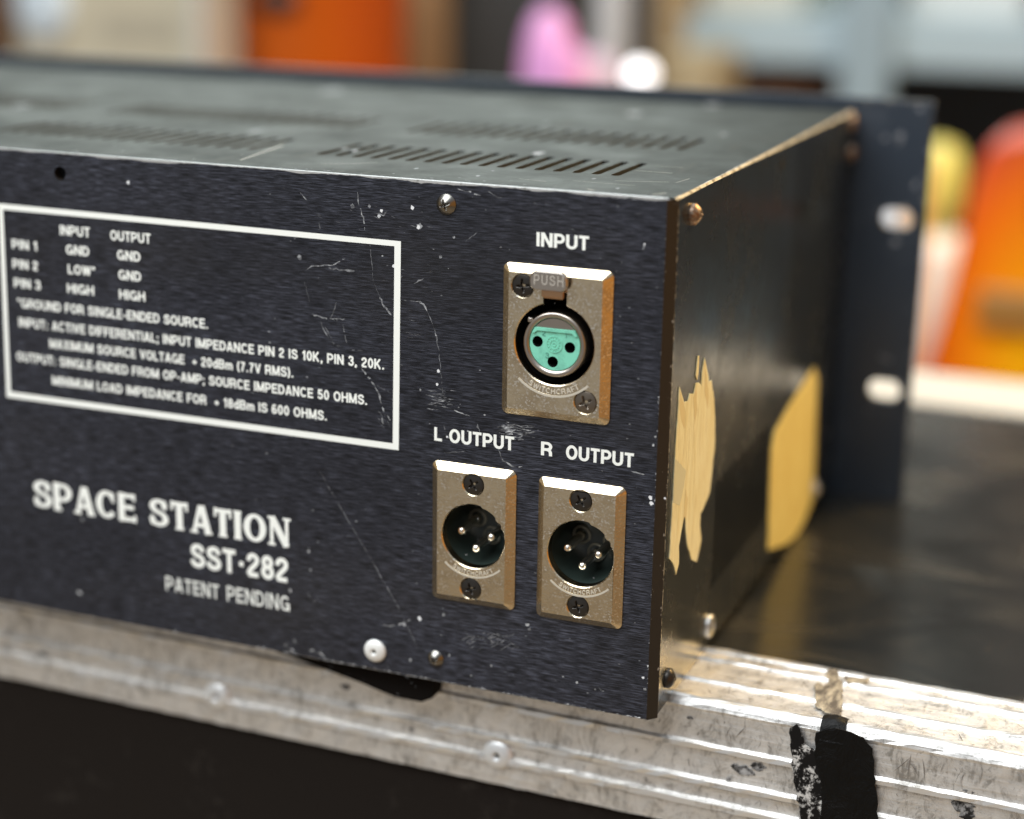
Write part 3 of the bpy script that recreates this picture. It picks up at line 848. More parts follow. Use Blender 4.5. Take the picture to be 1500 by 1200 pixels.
for pts, w, mi, br in (
    ([(523, 281), (526, 301), (532, 319), (535, 337)], 2.2, BR, .1), ([(541, 352), (544, 379), (547, 412), (559, 442)], 1.5, FA, .15), ([(556, 436), (563, 449), (574, 461)], 3.5, BR, .05),
    ([(448, 397), (457, 390), (487, 388), (506, 379)], 2.2, BR, .05), ([(481, 393), (520, 397)], 3.2, FA, 0), ([(457, 460), (472, 466), (505, 468)], 2.6, BR, .05), ([(485, 466), (493, 443)], 2.0, FA, 0),
    ([(469, 470), (481, 496), (499, 511)], 2.4, FA, .05), ([(475, 478), (488, 500), (499, 508)], 1.6, FA, .1), ([(445, 409), (454, 443)], 1.2, FA, .1), ([(502, 475), (508, 503)], 1.4, FA, .2), ([(511, 512), (532, 514)], 1.6, FA, .1),
    ([(529, 538), (547, 562), (556, 580), (563, 604)], 3.0, BR, .1), ([(547, 562), (574, 577)], 1.2, FA, .1),
    ([(574, 439), (616, 442), (625, 454), (637, 484), (643, 514), (646, 550), (649, 580)], 1.7, FA, .05), ([(612, 441), (620, 446), (626, 456)], 3.0, BR, 0), ([(637, 484), (641, 500)], 2.2, BR, .1),
    ([(658, 598), (688, 610)], 1.6, BR, .1), ([(658, 598), (640, 590), (628, 592)], 1.8, FA, .1), ([(715, 281), (722, 284), (729, 289), (736, 290)], 2.2, BR, 0), ([(670, 277), (690, 282), (704, 287)], 2.0, BR, 0),
    ([(731, 660), (737, 675), (750, 682), (765, 684)], 3.0, BR, .05), ([(647, 664), (682, 661)], 1.6, FA, .1), ([(650, 622), (656, 645)], 2.0, FA, .1), ([(699, 621), (706, 642)], 3.0, FA, 0), ([(924, 690), (944, 695)], 1.8, BR, 0),
    ([(468, 690), (500, 745), (545, 822), (585, 892), (612, 950)], 1.6, FA, .04), ([(560, 916), (580, 917), (602, 908)], 2.6, BR, .1), ([(610, 905), (618, 903)], 4.0, BR, 0),
    ([(448, 948), (462, 955), (480, 964)], 5.0, BR, 0), ([(420, 950), (436, 955)], 4.0, BR, 0), ([(682, 354), (700, 340)], 1.6, FA, .1), ([(590, 405), (578, 412)], 2.4, BR, 0), ([(940, 355), (944, 360), (942, 366)], 2.2, BR, 0),
    ([(440, 282), (450, 294)], 2.0, BR, .1), ([(467, 325), (470, 340)], 2.0, FA, .2), ([(548, 312), (562, 316), (567, 309)], 2.4, FA, 0), ([(895, 289), (935, 292)], 2.0, BR, .1), ([(606, 415), (621, 408)], 2.4, FA, 0),
    ([(1, 0), (1, 1)], 0.01, FA, 1)):
    poly_strip(pts, w, mi, broken=br)
def scuff(u0, u1, v0, v1, count, ln, w, mi, ang=8):
    for _ in range(count):
        u = random.uniform(u0, u1); v = random.uniform(v0, v1)
        l = ln * random.uniform(0.3, 1.0)
        a = math.radians(ang + random.gauss(0, 9))
        poly_strip([(u - l / 2 * math.cos(a), v - l / 2 * math.sin(a)), (u + l / 2 * math.cos(a), v + l / 2 * math.sin(a))], w * random.uniform(0.4, 1.2), mi, seg=4, broken=.15)
scuff(625, 662, 571, 600, 26, 20, 1.5, FA, 6)
scuff(632, 656, 580, 600, 10, 18, 1.8, BR, 10)
scuff(730, 775, 622, 644, 34, 30, 2.4, FA, 4)
scuff(738, 772, 624, 642, 14, 28, 2.0, BR, 4)
scuff(682, 755, 930, 950, 30, 16, 1.5, FA, -30)
scuff(690, 752, 932, 948, 22, 12, 1.6, BR, 40)
scuff(680, 740, 928, 935, 10, 22, 1.4, BR, 6)
scuff(552, 572, 605, 626, 16, 12, 3.0, BR, 60)
scuff(560, 640, 380, 560, 26, 14, 0.8, FA, 5)
scuff(440, 600, 282, 345, 24, 12, 1.2, FA, 20)
scuff(600, 960, 285, 340, 20, 12, 1.0, FA, 10)
scuff(400, 960, 960, 1040, 30, 10, 1.4, FA, 40)
scuff(430, 470, 860, 905, 10, 12, 2.0, FA, 80)
for u, v, r, mi in ((604, 304, 4, CHIP), (615, 331, 5, BR), (613, 333, 3.5, CHIP), (559, 309, 3, CHIP), (555, 317, 3.5, BR), (516, 302, 4, BR), (541, 302, 3, FA), (439, 378, 5, FA), (438, 376, 3, BR), (645, 376, 3.2, BR), (665, 348, 2.6, BR), (577, 390, 3, CHIP),
    (642, 544, 3.2, CHIP), (640, 563, 2.4, CHIP), (616, 571, 2, BR), (710, 608, 1.8, BR), (953, 729, 4, CHIP), (954, 738, 4, CHIP), (614, 906, 4, CHIP), (592, 914, 4, BR), (650, 900, 4, BR), (772, 915, 3.5, BR), (776, 922, 3, FA), (658, 960, 2.5, BR), (601, 967, 3, BR),
    (116, 868, 5, BR), (121, 762, 4, BR), (188, 267, 3.6, CHIP), (420, 945, 6, FA), (432, 940, 5, FA), (452, 808, 3, BR), (455, 835, 3, FA), (425, 865, 3.5, BR), (944, 358, 2, CHIP), (974, 730, 2, CHIP), (700, 760, 1, CHIP), (905, 302, 2, BR), (960, 640, 2, BR), (957, 652, 2, BR), (655, 640, 2, CHIP),
    (945, 1010, 3, BR), (942, 993, 2.6, CHIP), (720, 975, 2.4, BR), (690, 990, 2.4, FA), (845, 1000, 2.2, BR), (872, 1010, 2, BR)):
    chip(u, v, r, mi)
for _ in range(170):       # fine specks
    chip(random.uniform(330, 965), random.uniform(275, 1030), random.uniform(0.5, 1.5), random.choice((FA, FA, BR)), 1.6, 0.8)
for _ in range(95):        # chips along the right-hand chamfer
    z = random.uniform(1, H - 1)
    r = random.choice((0.08, 0.1, 0.13, 0.16, 0.2, 0.3)) * random.uniform(0.6, 1.1)
    t = random.choice((0.0, 0.0, 1.0, 1.0, 1.0, random.random()))
    if t == 0 and random.random() < .5: r *= 0.6
    a = Vector((-CH + CH * t, CH * t, z)) + Vector((0.015, -0.03, 0))
    dv = Vector((0.7, 0.7, 0)) if t > 0.02 else Vector((1, 0, 0))
    if t > 0.98: a -= dv * r
    elif t < 0.02: a = Vector((-CH - r * 0.6, -0.02, z))
    f = bm.faces.new([bm.verts.new(a + dv * r * random.uniform(.5, 1.1) * math.cos(q) + Vector((0, 0, r * 1.5 * random.uniform(.5, 1.2) * math.sin(q)))) for q in [math.pi * 2 * i / 7 for i in range(7)]])
    f.material_index = BR if t < 0.02 else 5
for _ in range(150):       # chips along the bottom edge
    x = random.uniform(-110, -CH) if random.random() < .8 else random.uniform(-300, -CH)
    r = random.uniform(0.08, 0.3)
    f = bm.faces.new([bm.verts.new((x + 1.8 * r * random.uniform(.5, 1.2) * math.cos(q), -0.02, ZB + 0.32 + r * random.uniform(.4, 1.2) * (1 + math.sin(q)) * .6)) for q in [math.pi * 2 * i / 7 for i in range(7)]])
    f.material_index = random.choice((BR, FA, CHIP))
rear = part('rear_panel', bm, [M['panel'], M['bare'], M['dark'], M['chamfer'], M['scratch'], M['cream'], M['scratch'], M['scratch_faint'], M['chip']], recalc=False)
rear['base'] = UB
rear['label'] = 'brushed black anodised rear panel, scratched, with white printing'
# --- printing on the rear panel
def lettering(body, x0, x1, z0, z1, t=0.18, track=0.10, serif=False, ink='ink', lift=0.04):
    bm = bm_new()
    add_text(bm, body, on_panel, x0, x1, z0, z1, t, track, serif, lift)
    for f in bm.faces:
        if f.normal.y > 0: f.normal_flip()
    o = part('lettering', bm, M[ink], parent=rear, recalc=False)
    return o
zz = lambda u0, v0, u1, v1, u2, v2, u3, v3: None
lettering('INPUT', -32.1, -19.7, 109.55, 112.75, 0.20)
lettering('L', -56.95, -55.0, 60.9, 64.2, 0.20); lettering('OUTPUT', -53.1, -36.7, 60.9, 64.25, 0.20)
lettering('R', -29.95, -27.2, 60.75, 64.05, 0.20); lettering('OUTPUT', -23.8, -7.5, 60.65, 64.0, 0.20)
lettering('SPACE', rp(51, 740)[0], rp(199, 760)[0], 27.8, 35.6, 0.235, 0.14, True); lettering('STATION', rp(220, 764)[0], rp(424, 790)[0], 27.8, 35.5, 0.235, 0.14, True)
lettering('SST·282', -125.3, -97.0, 18.35, 24.75, 0.20)
lettering('PATENT', -133.2, -117.2, 10.55, 14.55, 0.13); lettering('PENDING', -115.0, -96.7, 10.55, 14.75, 0.13)
def line_px(body, a, b, cap=2.45, t=0.19):       # a = lower left, b = lower right, photo pixels
    (xa, za), (xb, zb) = rp(*a), rp(*b)
    lettering(body, xa, xb, (za + zb) / 2, (za + zb) / 2 + cap, t)
line_px('INPUT', (88, 344), (132, 348), 2.5); line_px('OUTPUT', (162, 352), (221, 357), 2.5)
line_px('PIN 1', (18, 364), (55, 368)); line_px('PIN 2', (19, 393), (56, 397)); line_px('PIN 3', (21, 421), (60, 425))
line_px('GND', (97, 372), (131, 376)); line_px('GND', (172, 380), (206, 384)); line_px('LOW*', (100, 401), (140, 405)); line_px('GND', (174, 409), (207, 413))
line_px('HIGH', (99, 429), (138, 433)); line_px('HIGH', (175, 438), (213, 442))
line_px('*GROUND FOR SINGLE-ENDED SOURCE.', (26, 451), (305, 481)); line_px('INPUT: ACTIVE DIFFERENTIAL; INPUT IMPEDANCE PIN 2 IS 10K, PIN 3, 20K.', (28, 479), (563, 541))
line_px('MAXIMUM SOURCE VOLTAGE  + 20dBm (7.7V RMS).', (73, 509), (430, 554)); line_px('OUTPUT: SINGLE-ENDED FROM OP-AMP; SOURCE IMPEDANCE 50 OHMS.', (25, 528), (538, 594))
line_px('MINIMUM LOAD IMPEDANCE FOR  + 18dBm IS 600 OHMS.', (77, 564), (479, 616))
bm = bm_new()     # ruled box
o_ = [(-179.6, 57.2), (-66.3, 57.2), (-65.6, 107.9), (-178.2, 108.4)]
i_ = [(-178.2, 58.85), (-67.85, 58.75), (-67.25, 106.6), (-176.9, 106.9)]
for k in range(4):
    j = (k + 1) % 4
    quad(bm, [on_panel(*o_[k], 0.04), on_panel(*o_[j], 0.04), on_panel(*i_[j], 0.04), on_panel(*i_[k], 0.04)])
part('printed_border', bm, M['ink'], parent=rear)
# --- loose hardware on the rear panel
def pscrew(u, v, r, dome, cross, m, rot=0.3, rim=0.1, y0=0.0):
    x, z = rp(u, v)
    o = screw_mesh('screw', panel_frame(x, z, y0), r, dome, cross, M[m], unit, UB, rot=rot, rim=rim)
    return o
pscrew(654, 299.5, 2.45, 1.5, 1.35, 'screw_zinc', 0.35)
pscrew(638, 965, 2.2, 1.4, 1.1, 'screw_zinc', 0.5)
rv = dome_rivet('rivet', panel_frame(*rp(550, 953)), 2.95, 1.3, mat('dull_white_rivet', (0.80, 0.80, 0.77), 0.4, 0.25), unit, UB)
rv['label'] = 'dull white domed rivet'

# --- connectors
def add_wall_pair(bm, la, lb, ya, yb):
    a = [bm.verts.new((x, ya, z)) for x, z in la]
    b = [bm.verts.new((x, yb, z)) for x, z in lb]
    k = len(la)
    for i in range(k):
        j = (i + 1) % k
        bm.faces.new((a[i], a[j], b[j], b[i]))
def faceplate(g, hole, screws, name, label):
    bm = bm_new()
    dep, ch = 1.75, 2.1
    outer = rrect(g['x0'], g['x1'], g['z0'], g['z1'], 1.5, 6)
    inner = rrect(g['x0'] + ch * .85, g['x1'] - ch, g['z0'] + ch * .85, g['z1'] - ch * 0.86, 0.35, 6)
    holes = [hole] + [circle(*s, 2.62, 36) for s in screws]
    hc = (sum(p[0] for p in hole) / len(hole), sum(p[1] for p in hole) / len(hole))
    wide = grow(hole, hc, 1.028)
    add_fill(bm, [inner, wide] + [circle(*s, 2.85, 36) for s in screws], lambda x, z: Vector((x, -dep, z)))
    add_wall_pair(bm, wide, hole, -dep, -dep + 0.28)
    for s in screws: add_wall_pair(bm, circle(*s, 2.85, 36), circle(*s, 2.58, 36), -dep, -dep + 0.35)
    k = len(outer)
    a = [bm.verts.new((x, 0.0, z)) for x, z in outer]
    a2 = [bm.verts.new((x, -0.35, z)) for x, z in outer]
    b = [bm.verts.new((x, -dep, z)) for x, z in inner]
    for i in range(k):
        j = (i + 1) % k
        bm.faces.new((a[i], a[j], a2[j], a2[i]))
        f = bm.faces.new((a2[i], a2[j], b[j], b[i]))
    add_wall(bm, hole, lambda x, z: Vector((x, -dep + 0.28, z)), lambda x, z: Vector((x, 1.0, z)))
    # bright rolled lip round the hole
    for s in screws: add_wall(bm, circle(*s, 2.58, 36), lambda x, z: Vector((x, -dep + 0.35, z)), lambda x, z: Vector((x, -dep + 0.9, z)))
    for s in screws: add_fill(bm, [circle(*s, 2.58, 36)], lambda x, z: Vector((x, -dep + 0.9, z)))
    o = finish(name, bm, M['nickel'], unit, UB)
    o['label'] = label
    o['base'] = UB
    return o, dep
def arc_text(bm, body, c, R0, cap, a0, a1, fn, lift, t=0.16):
    """letters standing on the inside of an arc, read left to right below the hole"""
    st, w = text_strokes(body, t, 0.12)
    for i, (pl, tt) in enumerate(st):
        closed = len(pl) > 6 and (Vector(pl[0]) - Vector(pl[-1])).length < 1e-5
        if len(pl) == 2:
            pl = [tuple(Vector(pl[0]).lerp(Vector(pl[1]), s / 4)) for s in range(5)]
        L, R = ribbon(pl, tt, closed)
        def place(p, l):
            a = math.radians(a0 + (a1 - a0) * p.x / w)
            rr = R0 - p.y * cap
            return fn(c[0] + rr * math.cos(a), c[1] + rr * math.sin(a), l)
        l = lift + 0.003 * (i % 5)
        A = [bm.verts.new(place(p, l)) for p in L]
        B = [bm.verts.new(place(p, l)) for p in R]
        A2 = [bm.verts.new(place(p, lift - 0.12)) for p in L]
        B2 = [bm.verts.new(place(p, lift - 0.12)) for p in R]
        for k in range(len(A) - 1):
            bm.faces.new((A[k], B[k], B[k + 1], A[k + 1]))
            bm.faces.new((A[k], A[k + 1], A2[k + 1], A2[k])); bm.faces.new((B[k], B2[k], B2[k + 1], B[k + 1]))
def maker_mark(plate, c, r, dep, k=1.0):
    bm = bm_new()
    arc_text(bm, 'SWITCHCRAFT', c, r + 2.05 * k, 1.25 * k, 238, 304, lambda x, z, l: Vector((x, -l, z)), dep + 0.12)
    # rule below the lettering
    n_ = 28
    R1, R2 = r + 2.35 * k, r + 2.85 * k
    for i in range(n_):
        q = []
        for a, rr in ((i, R1), (i + 1, R1), (i + 1, R2), (i, R2)):
            t = math.radians(226 + (314 - 226) * a / n_)
            q.append(Vector((c[0] + rr * math.cos(t), -(dep + 0.10), c[1] + rr * math.sin(t))))
        bm.faces.new([bm.verts.new(p) for p in q])
        q2 = [Vector((p.x, -dep + 0.0, p.z)) for p in q]
        bm.faces.new([bm.verts.new(p) for p in (q[3], q[2], q2[2], q2[3])])
        bm.faces.new([bm.verts.new(p) for p in (q[1], q[0], q2[0], q2[1])])
    finish('embossed_lettering', bm, M['emboss'], plate, UB)
# input socket
s1, s2 = rd(765.5, 419, -1.75), rd(857, 590, -1.75)
inp, dep = faceplate(IN, HOLE_IN, [(s1[0], s1[1]), (s2[0], s2[1])], 'input_socket', 'female XLR input socket with green insert and push tab')
maker_mark(inp, IN['c'], IN['r'], dep)
screw_mesh('screw', panel_frame(s1[0], s1[1], -dep + .45), 2.5, 0.35, 1.7, M['screw_black'], inp, UB, rot=0.15, rim=0.2)
screw_mesh('screw', panel_frame(s2[0], s2[1], -dep + .45), 2.5, 0.35, 1.7, mat('brown_steel_screw', (0.20, 0.17, 0.14), 0.32, 0.9), inp, UB, rot=0.45, rim=0.2)
bm = bm_new()       # cavity
lathe(bm, [(IN['r'] + 0.35, 0.6), (IN['r'] + 0.35, -15), (0, -15)], panel_frame(*IN['c'], 0.0), 48)
add_wall(bm, [(IN['c'][0] - 2.8, IN['c'][1] + 8.5), (IN['c'][0] + 2.8, IN['c'][1] + 8.5), (IN['c'][0] + 2.8, IN['c'][1] + 12.4), (IN['c'][0] - 2.8, IN['c'][1] + 12.4)], lambda x, z: Vector((x, 0.95, z)), lambda x, z: Vector((x, 6, z)))
finish('socket_cup', bm, M['dark'], inp, UB)
bc = rd(811.5, 505.5, -1.3)
bm = bm_new()       # barrel ring
prof = [(7.6, -14), (7.6, 0.1), (7.35, 0.6), (6.95, 0.72), (6.35, 0.5), (6.1, 0.1), (6.05, -1.6)]
lathe(bm, prof, panel_frame(*bc, -dep + 1.1), 64)
box(bm, bc[0] - 6.6, bc[0] - 5.4, -dep + 0.7, 3, bc[1] + 4.6, bc[1] + 5.7, 0.2)
add_fill(bm, [[(bc[0] + 6.0 * math.cos(math.radians(38 + 104 * i / 24)), bc[1] + 6.0 * math.sin(math.radians(38 + 104 * i / 24))) for i in range(25)]], lambda x, z: Vector((x, -dep + 0.98, z)))
finish('barrel', bm, M['ring'], inp, UB)
bm = bm_new()       # green insert with three holes and a raised flat lip
R_ = 6.05
cut = 3.9
ol = [(R_ * math.cos(a), R_ * math.sin(a)) for a in [math.radians(90 + 52.5 + (360 - 105) * i / 60) for i in range(61)]]
pins = [(-4.15, 0.3), (3.65, -0.35), (-0.4, -4.1)]
f1 = lambda y0: (lambda x, z: Vector((bc[0] + x, y0, bc[1] + z)))
hs = [circle(px, pz, 1.28, 24) for px, pz in pins]
add_fill(bm, [ol] + hs, f1(-dep + 0.95))
add_wall(bm, ol, f1(-dep + 0.95), f1(6))
for h_ in hs: add_wall(bm, h_, f1(-dep + 0.95), f1(5), 1)
for h_ in hs: add_fill(bm, [h_], f1(5), 1)
lip = [(-4.8, 3.65), (4.8, 3.65), (5.45, 2.4), (4.9, 2.3), (4.2, 2.95), (-4.2, 2.95), (-4.9, 2.3), (-5.45, 2.4)]
add_fill(bm, [lip], f1(-dep + 0.60)); add_wall(bm, lip, f1(-dep + 0.60), f1(-dep + 0.97))
for ra, rb in ((1.75, 2.0), (0.95, 1.2), (0.3, 0.5)):
    add_fill(bm, [circle(-0.1, 0.0, rb, 32), circle(-0.1, 0.0, ra, 32)], f1(-dep + 0.83))
    add_wall(bm, circle(-0.1, 0.0, rb, 32), f1(-dep + 0.83), f1(-dep + 0.97)); add_wall(bm, circle(-0.1, 0.0, ra, 32), f1(-dep + 0.83), f1(-dep + 0.97))
for i in range(14):
    a = 2 * math.pi * i / 14
    q = [(-0.1 + rr * math.cos(a + da), rr * math.sin(a + da)) for rr, da in ((1.25, -.08), (1.7, -.06), (1.7, .06), (1.25, .08))]
    add_fill(bm, [q], f1(-dep + 0.85)); add_wall(bm, q, f1(-dep + 0.85), f1(-dep + 0.97))
for ch, px, pz in (('2', -3.1, 1.7), ('1', 2.4, 1.75), ('3', -2.2, -3.4)):
    add_text(bm, ch, lambda x, z, l: Vector((bc[0] + x, -dep + 0.95 - l, bc[1] + z)), px, px + (0.9 if ch != '1' else .55), pz, pz + 1.35, 0.16, lift=0.06, mi=2)
finish('insert', bm, [M['green'], M['dark'], mat('green_digit', (0.09, 0.30, 0.22), 0.4)], inp, UB)
# push tab
tx0, tz0 = rp(775, 428); tx1, tz1 = rp(831, 399)
(tx0, tz0), (tx1, tz1) = rd(775, 424, -3.6), rd(831, 404, -3.6)
bm = bm_new()
tab = rrect(tx0, tx1, tz0, tz1, 1.55, 6)
tab = [(x, z + (0.85 * (1 - ((x - (tx0 + tx1) / 2) / ((tx1 - tx0) / 2)) ** 2) if z > (tz0 + tz1) / 2 else 0)) for x, z in tab]
inn = [((x - (tx0 + tx1) / 2) * 0.93 + (tx0 + tx1) / 2, (z - (tz0 + tz1) / 2) * 0.90 + (tz0 + tz1) / 2) for x, z in tab]
yt = -dep - 1.9
add_fill(bm, [inn], lambda x, z: Vector((x, yt, z)))
a = [bm.verts.new((x, yt, z)) for x, z in inn]; b = [bm.verts.new((x, yt + 0.35, z)) for x, z in tab]; c_ = [bm.verts.new((x, yt + 1.1, z)) for x, z in tab]
k = len(tab)
for i in range(k):
    j = (i + 1) % k
    bm.faces.new((a[i], a[j], b[j], b[i])); bm.faces.new((b[i], b[j], c_[j], c_[i]))
add_fill(bm, [tab], lambda x, z: Vector((x, yt + 1.1, z)))
add_text(bm, 'PUSH', lambda x, z, l: Vector((x, yt - l, z)), tx0 + 1.1, tx1 - 0.75, tz0 + 1.3, tz0 + 3.7, 0.12, 0.18, lift=0.10, mi=1)
# neck: the bent lever that drops into the slot
nx0, nx1 = tx0 + 2.75, tx1 - 0.95
box(bm, nx0, nx1, yt + 0.5, yt + 1.3, tz0 - 1.55, tz0 + 0.4, 0.25, 2)
box(bm, nx0 + 0.3, nx1 - 0.3, yt + 1.0, 4.0, tz0 - 1.9, tz0 - 0.9, 0.15, 2)
finish('push_tab', bm, [mat('worn_nickel_tab', (0.50, 0.45, 0.40), 0.30, 1.0), mat('lit_letter_crest', (0.66, 0.62, 0.55), 0.4, 0.6), mat('coppery_lever', (0.50, 0.30, 0.17), 0.30, 1.0)], inp, UB)  # paler letters: their highlights are put into the colour
# output plugs
def output(g, hole, sc, label, scr):
    pl, dep = faceplate(g, hole, sc, 'output_plug', label)
    maker_mark(pl, g['c'], g['r'], dep, 0.86)
    for (s, m, rot) in zip(sc, scr, (0.6, 0.35)):
        screw_mesh('screw', panel_frame(s[0], s[1], -dep + .45), 2.5, 0.35, 1.55, M[m], pl, UB, rot=rot, rim=0.2)
    bm = bm_new()
    lathe(bm, [(g['r'] + 0.25, 0.6), (g['r'] + 0.25, -12.5), (0, -12.5)], panel_frame(*g['c'], 0.0), 56)
    for px, pz in ((-4.5, -0.35), (3.25, -0.9), (-0.7, -4.35)):
        cx, cz = g['c'][0] + px, g['c'][1] + pz
        lathe(bm, [(1.75, -12.5), (1.75, -11.9), (2.35, -11.9), (2.35, -12.5)], panel_frame(cx, cz, 0.0), 28, 1)
    finish('socket_cup', bm, [M['cup'], mat('grey_green_ring', (0.28, 0.27, 0.22), 0.3, 0.4)], pl, UB)
    for px, pz in ((-4.5, -0.35), (3.25, -0.9), (-0.7, -4.35)):
        bm = bm_new()
        cx, cz = g['c'][0] + px, g['c'][1] + pz
        prof = [(1.12, -12.4), (1.12, -2.4)]
        for i in range(1, 9):
            a = math.pi / 2 * i / 8
            prof.append((1.12 * math.cos(a), -2.4 + 1.12 * math.sin(a)))
        lathe(bm, prof, panel_frame(cx, cz, 0.0), 24)
        finish('pin', bm, M['pin'], pl, UB)
ls1, ls2, rs1, rs2 = [rd(*q, -1.75) for q in ((693, 710.5), (689, 863), (850.5, 734), (846, 889))]
output(LO, HOLE_L, [ls1, ls2], 'male XLR output plug on the left, three silver pins', ['screw_black', 'screw_black'])
output(RO, HOLE_R, [rs1, rs2], 'male XLR output plug on the right, three silver pins', ['screw_black', 'screw_black'])

# --- top cover with vent slots
bm = bm_new()
slots = []
pitch = 77.5 / 16
for gx in (-21.8, -119.5, -217.2, -314.9):
    for (ya, yb) in ((26.5, 50.0), (79.0, 103.5)):
        for i in range(17):
            x = gx - pitch * i
            slots.append(rrect(x - 2.3, x - 0.1, ya, yb, 1.05, 3))
tl_ = [(X0 + 0.5, 0.5), (-0.5, 0.5), (-0.5, D), (X0 + 0.5, D)]
ft = lambda z: (lambda x, y: Vector((x, y, z)))
add_fill(bm, [tl_] + slots, ft(H))
for s in slots: add_wall(bm, s, ft(H), ft(H - 1.0), 5)
# worn cream edge on the right: a narrow chamfer with an uneven inner border
prev = None
w = 0.4
for i in range(161):
    y = 0.5 + (D - 0.5) * i / 160
    w = min(0.8, max(0.12, w + random.uniform(-0.15, 0.15)))
    cur = (bm.verts.new((-0.5 - w * 0.5, y, H + 0.02)), bm.verts.new((-0.5, y, H + 0.015)), bm.verts.new((0.0, y, H - 0.5)))
    if prev:
        for q in ((prev[0], cur[0], cur[1], prev[1]), (prev[1], cur[1], cur[2], prev[2])):
            f = bm.faces.new(q); f.material_index = 2
    prev = cur
quad(bm, [(X0, 0.5, H - 0.5), (X0, D, H - 0.5), (X0 + 0.5, D, H), (X0 + 0.5, 0.5, H)], 0)
# scratches and specks on the cover
def top_strip(pts, w, mi):
    P = [Vector(tp(*q)) for q in pts]
    for a, b in zip(P, P[1:]):
        d = (b - a).normalized(); nr = Vector((-d.y, d.x)) * w / 2
        f = bm.faces.new([bm.verts.new((p.x, p.y, H + 0.03)) for p in (a + nr * .6, b + nr, b - nr, a - nr * .6)]); f.material_index = mi
for pts, w in (([(352, 235), (414, 213)], 0.9), ([(470, 240), (520, 240), (552, 238)], 0.35), ([(930, 250), (985, 254)], 0.5), ([(900, 265), (980, 267)], 0.35), ([(960, 243), (1000, 246)], 0.3), ([(860, 277), (870, 279)], 0.8), ([(955, 285), (976, 283)], 0.8), ([(840, 265), (930, 272)], 0.25), ([(990, 268), (1010, 262)], 0.3), ([(760, 262), (800, 266)], 0.25)):
    top_strip(pts, w, 3)
random.seed(21)
for u, v, r in ((788, 225, 2.2), (505, 218, 1.2), (520, 221, 1.2), (930, 167, 3.0), (1045, 154, 3.0), (485, 133, 4.0), (375, 192, 2.2), (800, 182, 1.2), (1060, 198, 1.3), (30, 155, 3.0), (870, 262, 0.6), (905, 276, 0.6), (610, 247, 0.6), (700, 258, 0.6)):
    x, y = tp(u, v)
    f = bm.faces.new([bm.verts.new((x + r * random.uniform(.5, 1) * math.cos(q), y + 2 * r * random.uniform(.5, 1) * math.sin(q), H + 0.025)) for q in [2 * math.pi * i / 9 for i in range(9)]]); f.material_index = 4
for _ in range(120):
    x = random.uniform(-200, -3); y = abs(random.gauss(0, 3)) + 0.7 if random.random() < .6 else random.uniform(1, 120)
    r = random.uniform(0.1, 0.35)
    f = bm.faces.new([bm.verts.new((x + 2 * r * random.uniform(.5, 1) * math.cos(q), y + r * random.uniform(.5, 1) * math.sin(q), H + 0.02)) for q in [2 * math.pi * i / 7 for i in range(7)]]); f.material_index = 4
for f in bm.faces:
    f.normal_update()
    if f.material_index in (0, 3, 4) and f.normal.z < 0: f.normal_flip()
top = part('top_cover', bm, [M['top'], M['dark'], M['cream'], M['topscratch'], M['scratch_faint'], M['slot_lip']], recalc=False)
top['label'] = 'dull black top cover with rows of ventilation slots'
# --- side panels, bottom, inner chassis
bm = bm_new()
grilles = []
def side_slots(y0, y1, z0, z1, n_):
    p = (y1 - y0) / n_
    for i in range(n_):
        grilles.append(rrect(y0 + p * i + p * .24, y0 + p * (i + 1) - p * .24, z0, z1, 0.35, 2))
side_slots(46, 104, 15.5, 44.5, 30)
so = [(CH, 0), (D, 0), (D, H - 0.5), (CH, H - 0.5)]
fs_ = lambda x: (lambda y, z: Vector((x, y, z)))
add_fill(bm, [so] + grilles, fs_(0.0))
for g_ in grilles: add_wall(bm, g_, fs_(0.0), fs_(-1.5), 1)
prev = None
for i in range(200):      # bright speckled line where the panel meets the rear chamfer
    z = 0.4 + (H - 1.0) * i / 199
    w = random.uniform(0.05, 0.55) * (1.0 if random.random() < .8 else 0.2)
    cur = (bm.verts.new((0.012, CH, z)), bm.verts.new((0.012, CH + w, z)))
    if prev and random.random() < .75:
        f = bm.faces.new((prev[0], cur[0], cur[1], prev[1])); f.material_index = 2
    prev = cur
sidep = part('side_panel', bm, [M['side'], M['dark'], M['cream']])
sidep['base'] = UB
sidep['label'] = 'right side panel in black paint with torn masking tape left on it'
bm = bm_new(); box(bm, X0, X0 + 1.2, CH + .1, D, 0, H - 0.6); part('side_panel', bm, M['side'])
bm = bm_new(); box(bm, X0 + 1.4, -0.2, 2.7, D - .1, 0.05, 1.2); part('bottom_plate', bm, M['side'])
bm = bm_new(); box(bm, X0 + 4, -4, 14, D - 4, 1.4, 96, 1.0); part('inner_chassis', bm, M['dark'])
# --- torn tape left on the side
def side_tape(pts, m, lift, label, amp=0.25):
    bm = bm_new()
    lp = rough_edge([sp(*q) for q in pts], amp, 1.2)
    slab(bm, [lp], fs_(lift), fs_(0.02))
    o = finish('masking_tape', bm, m, sidep, UB)
    o['label'] = label
    return o
side_tape(((992, 600), (994, 567), (998, 580), (1001, 590), (1006, 588), (1009, 576), (1015, 577), (1018, 562), (1022, 560), (1026, 566), (1027, 545), (1031, 524), (1036, 548), (1037, 560), (1041, 557), (1045, 585), (1046, 610), (1046, 650), (1042, 690), (1038, 722), (1035, 730), (1029, 745), (1025, 752), (1024, 770), (1026, 790), (1023, 806), (1019, 823), (1012, 820), (1005, 795), (1003, 770), (1002, 752), (998, 772), (993, 800), (993, 825), (989, 842), (985, 826), (979, 818), (982, 770), (985, 720), (988, 660)), M['tape'], 0.25, 'torn strip of yellowed masking tape near the rear corner', 0.18)
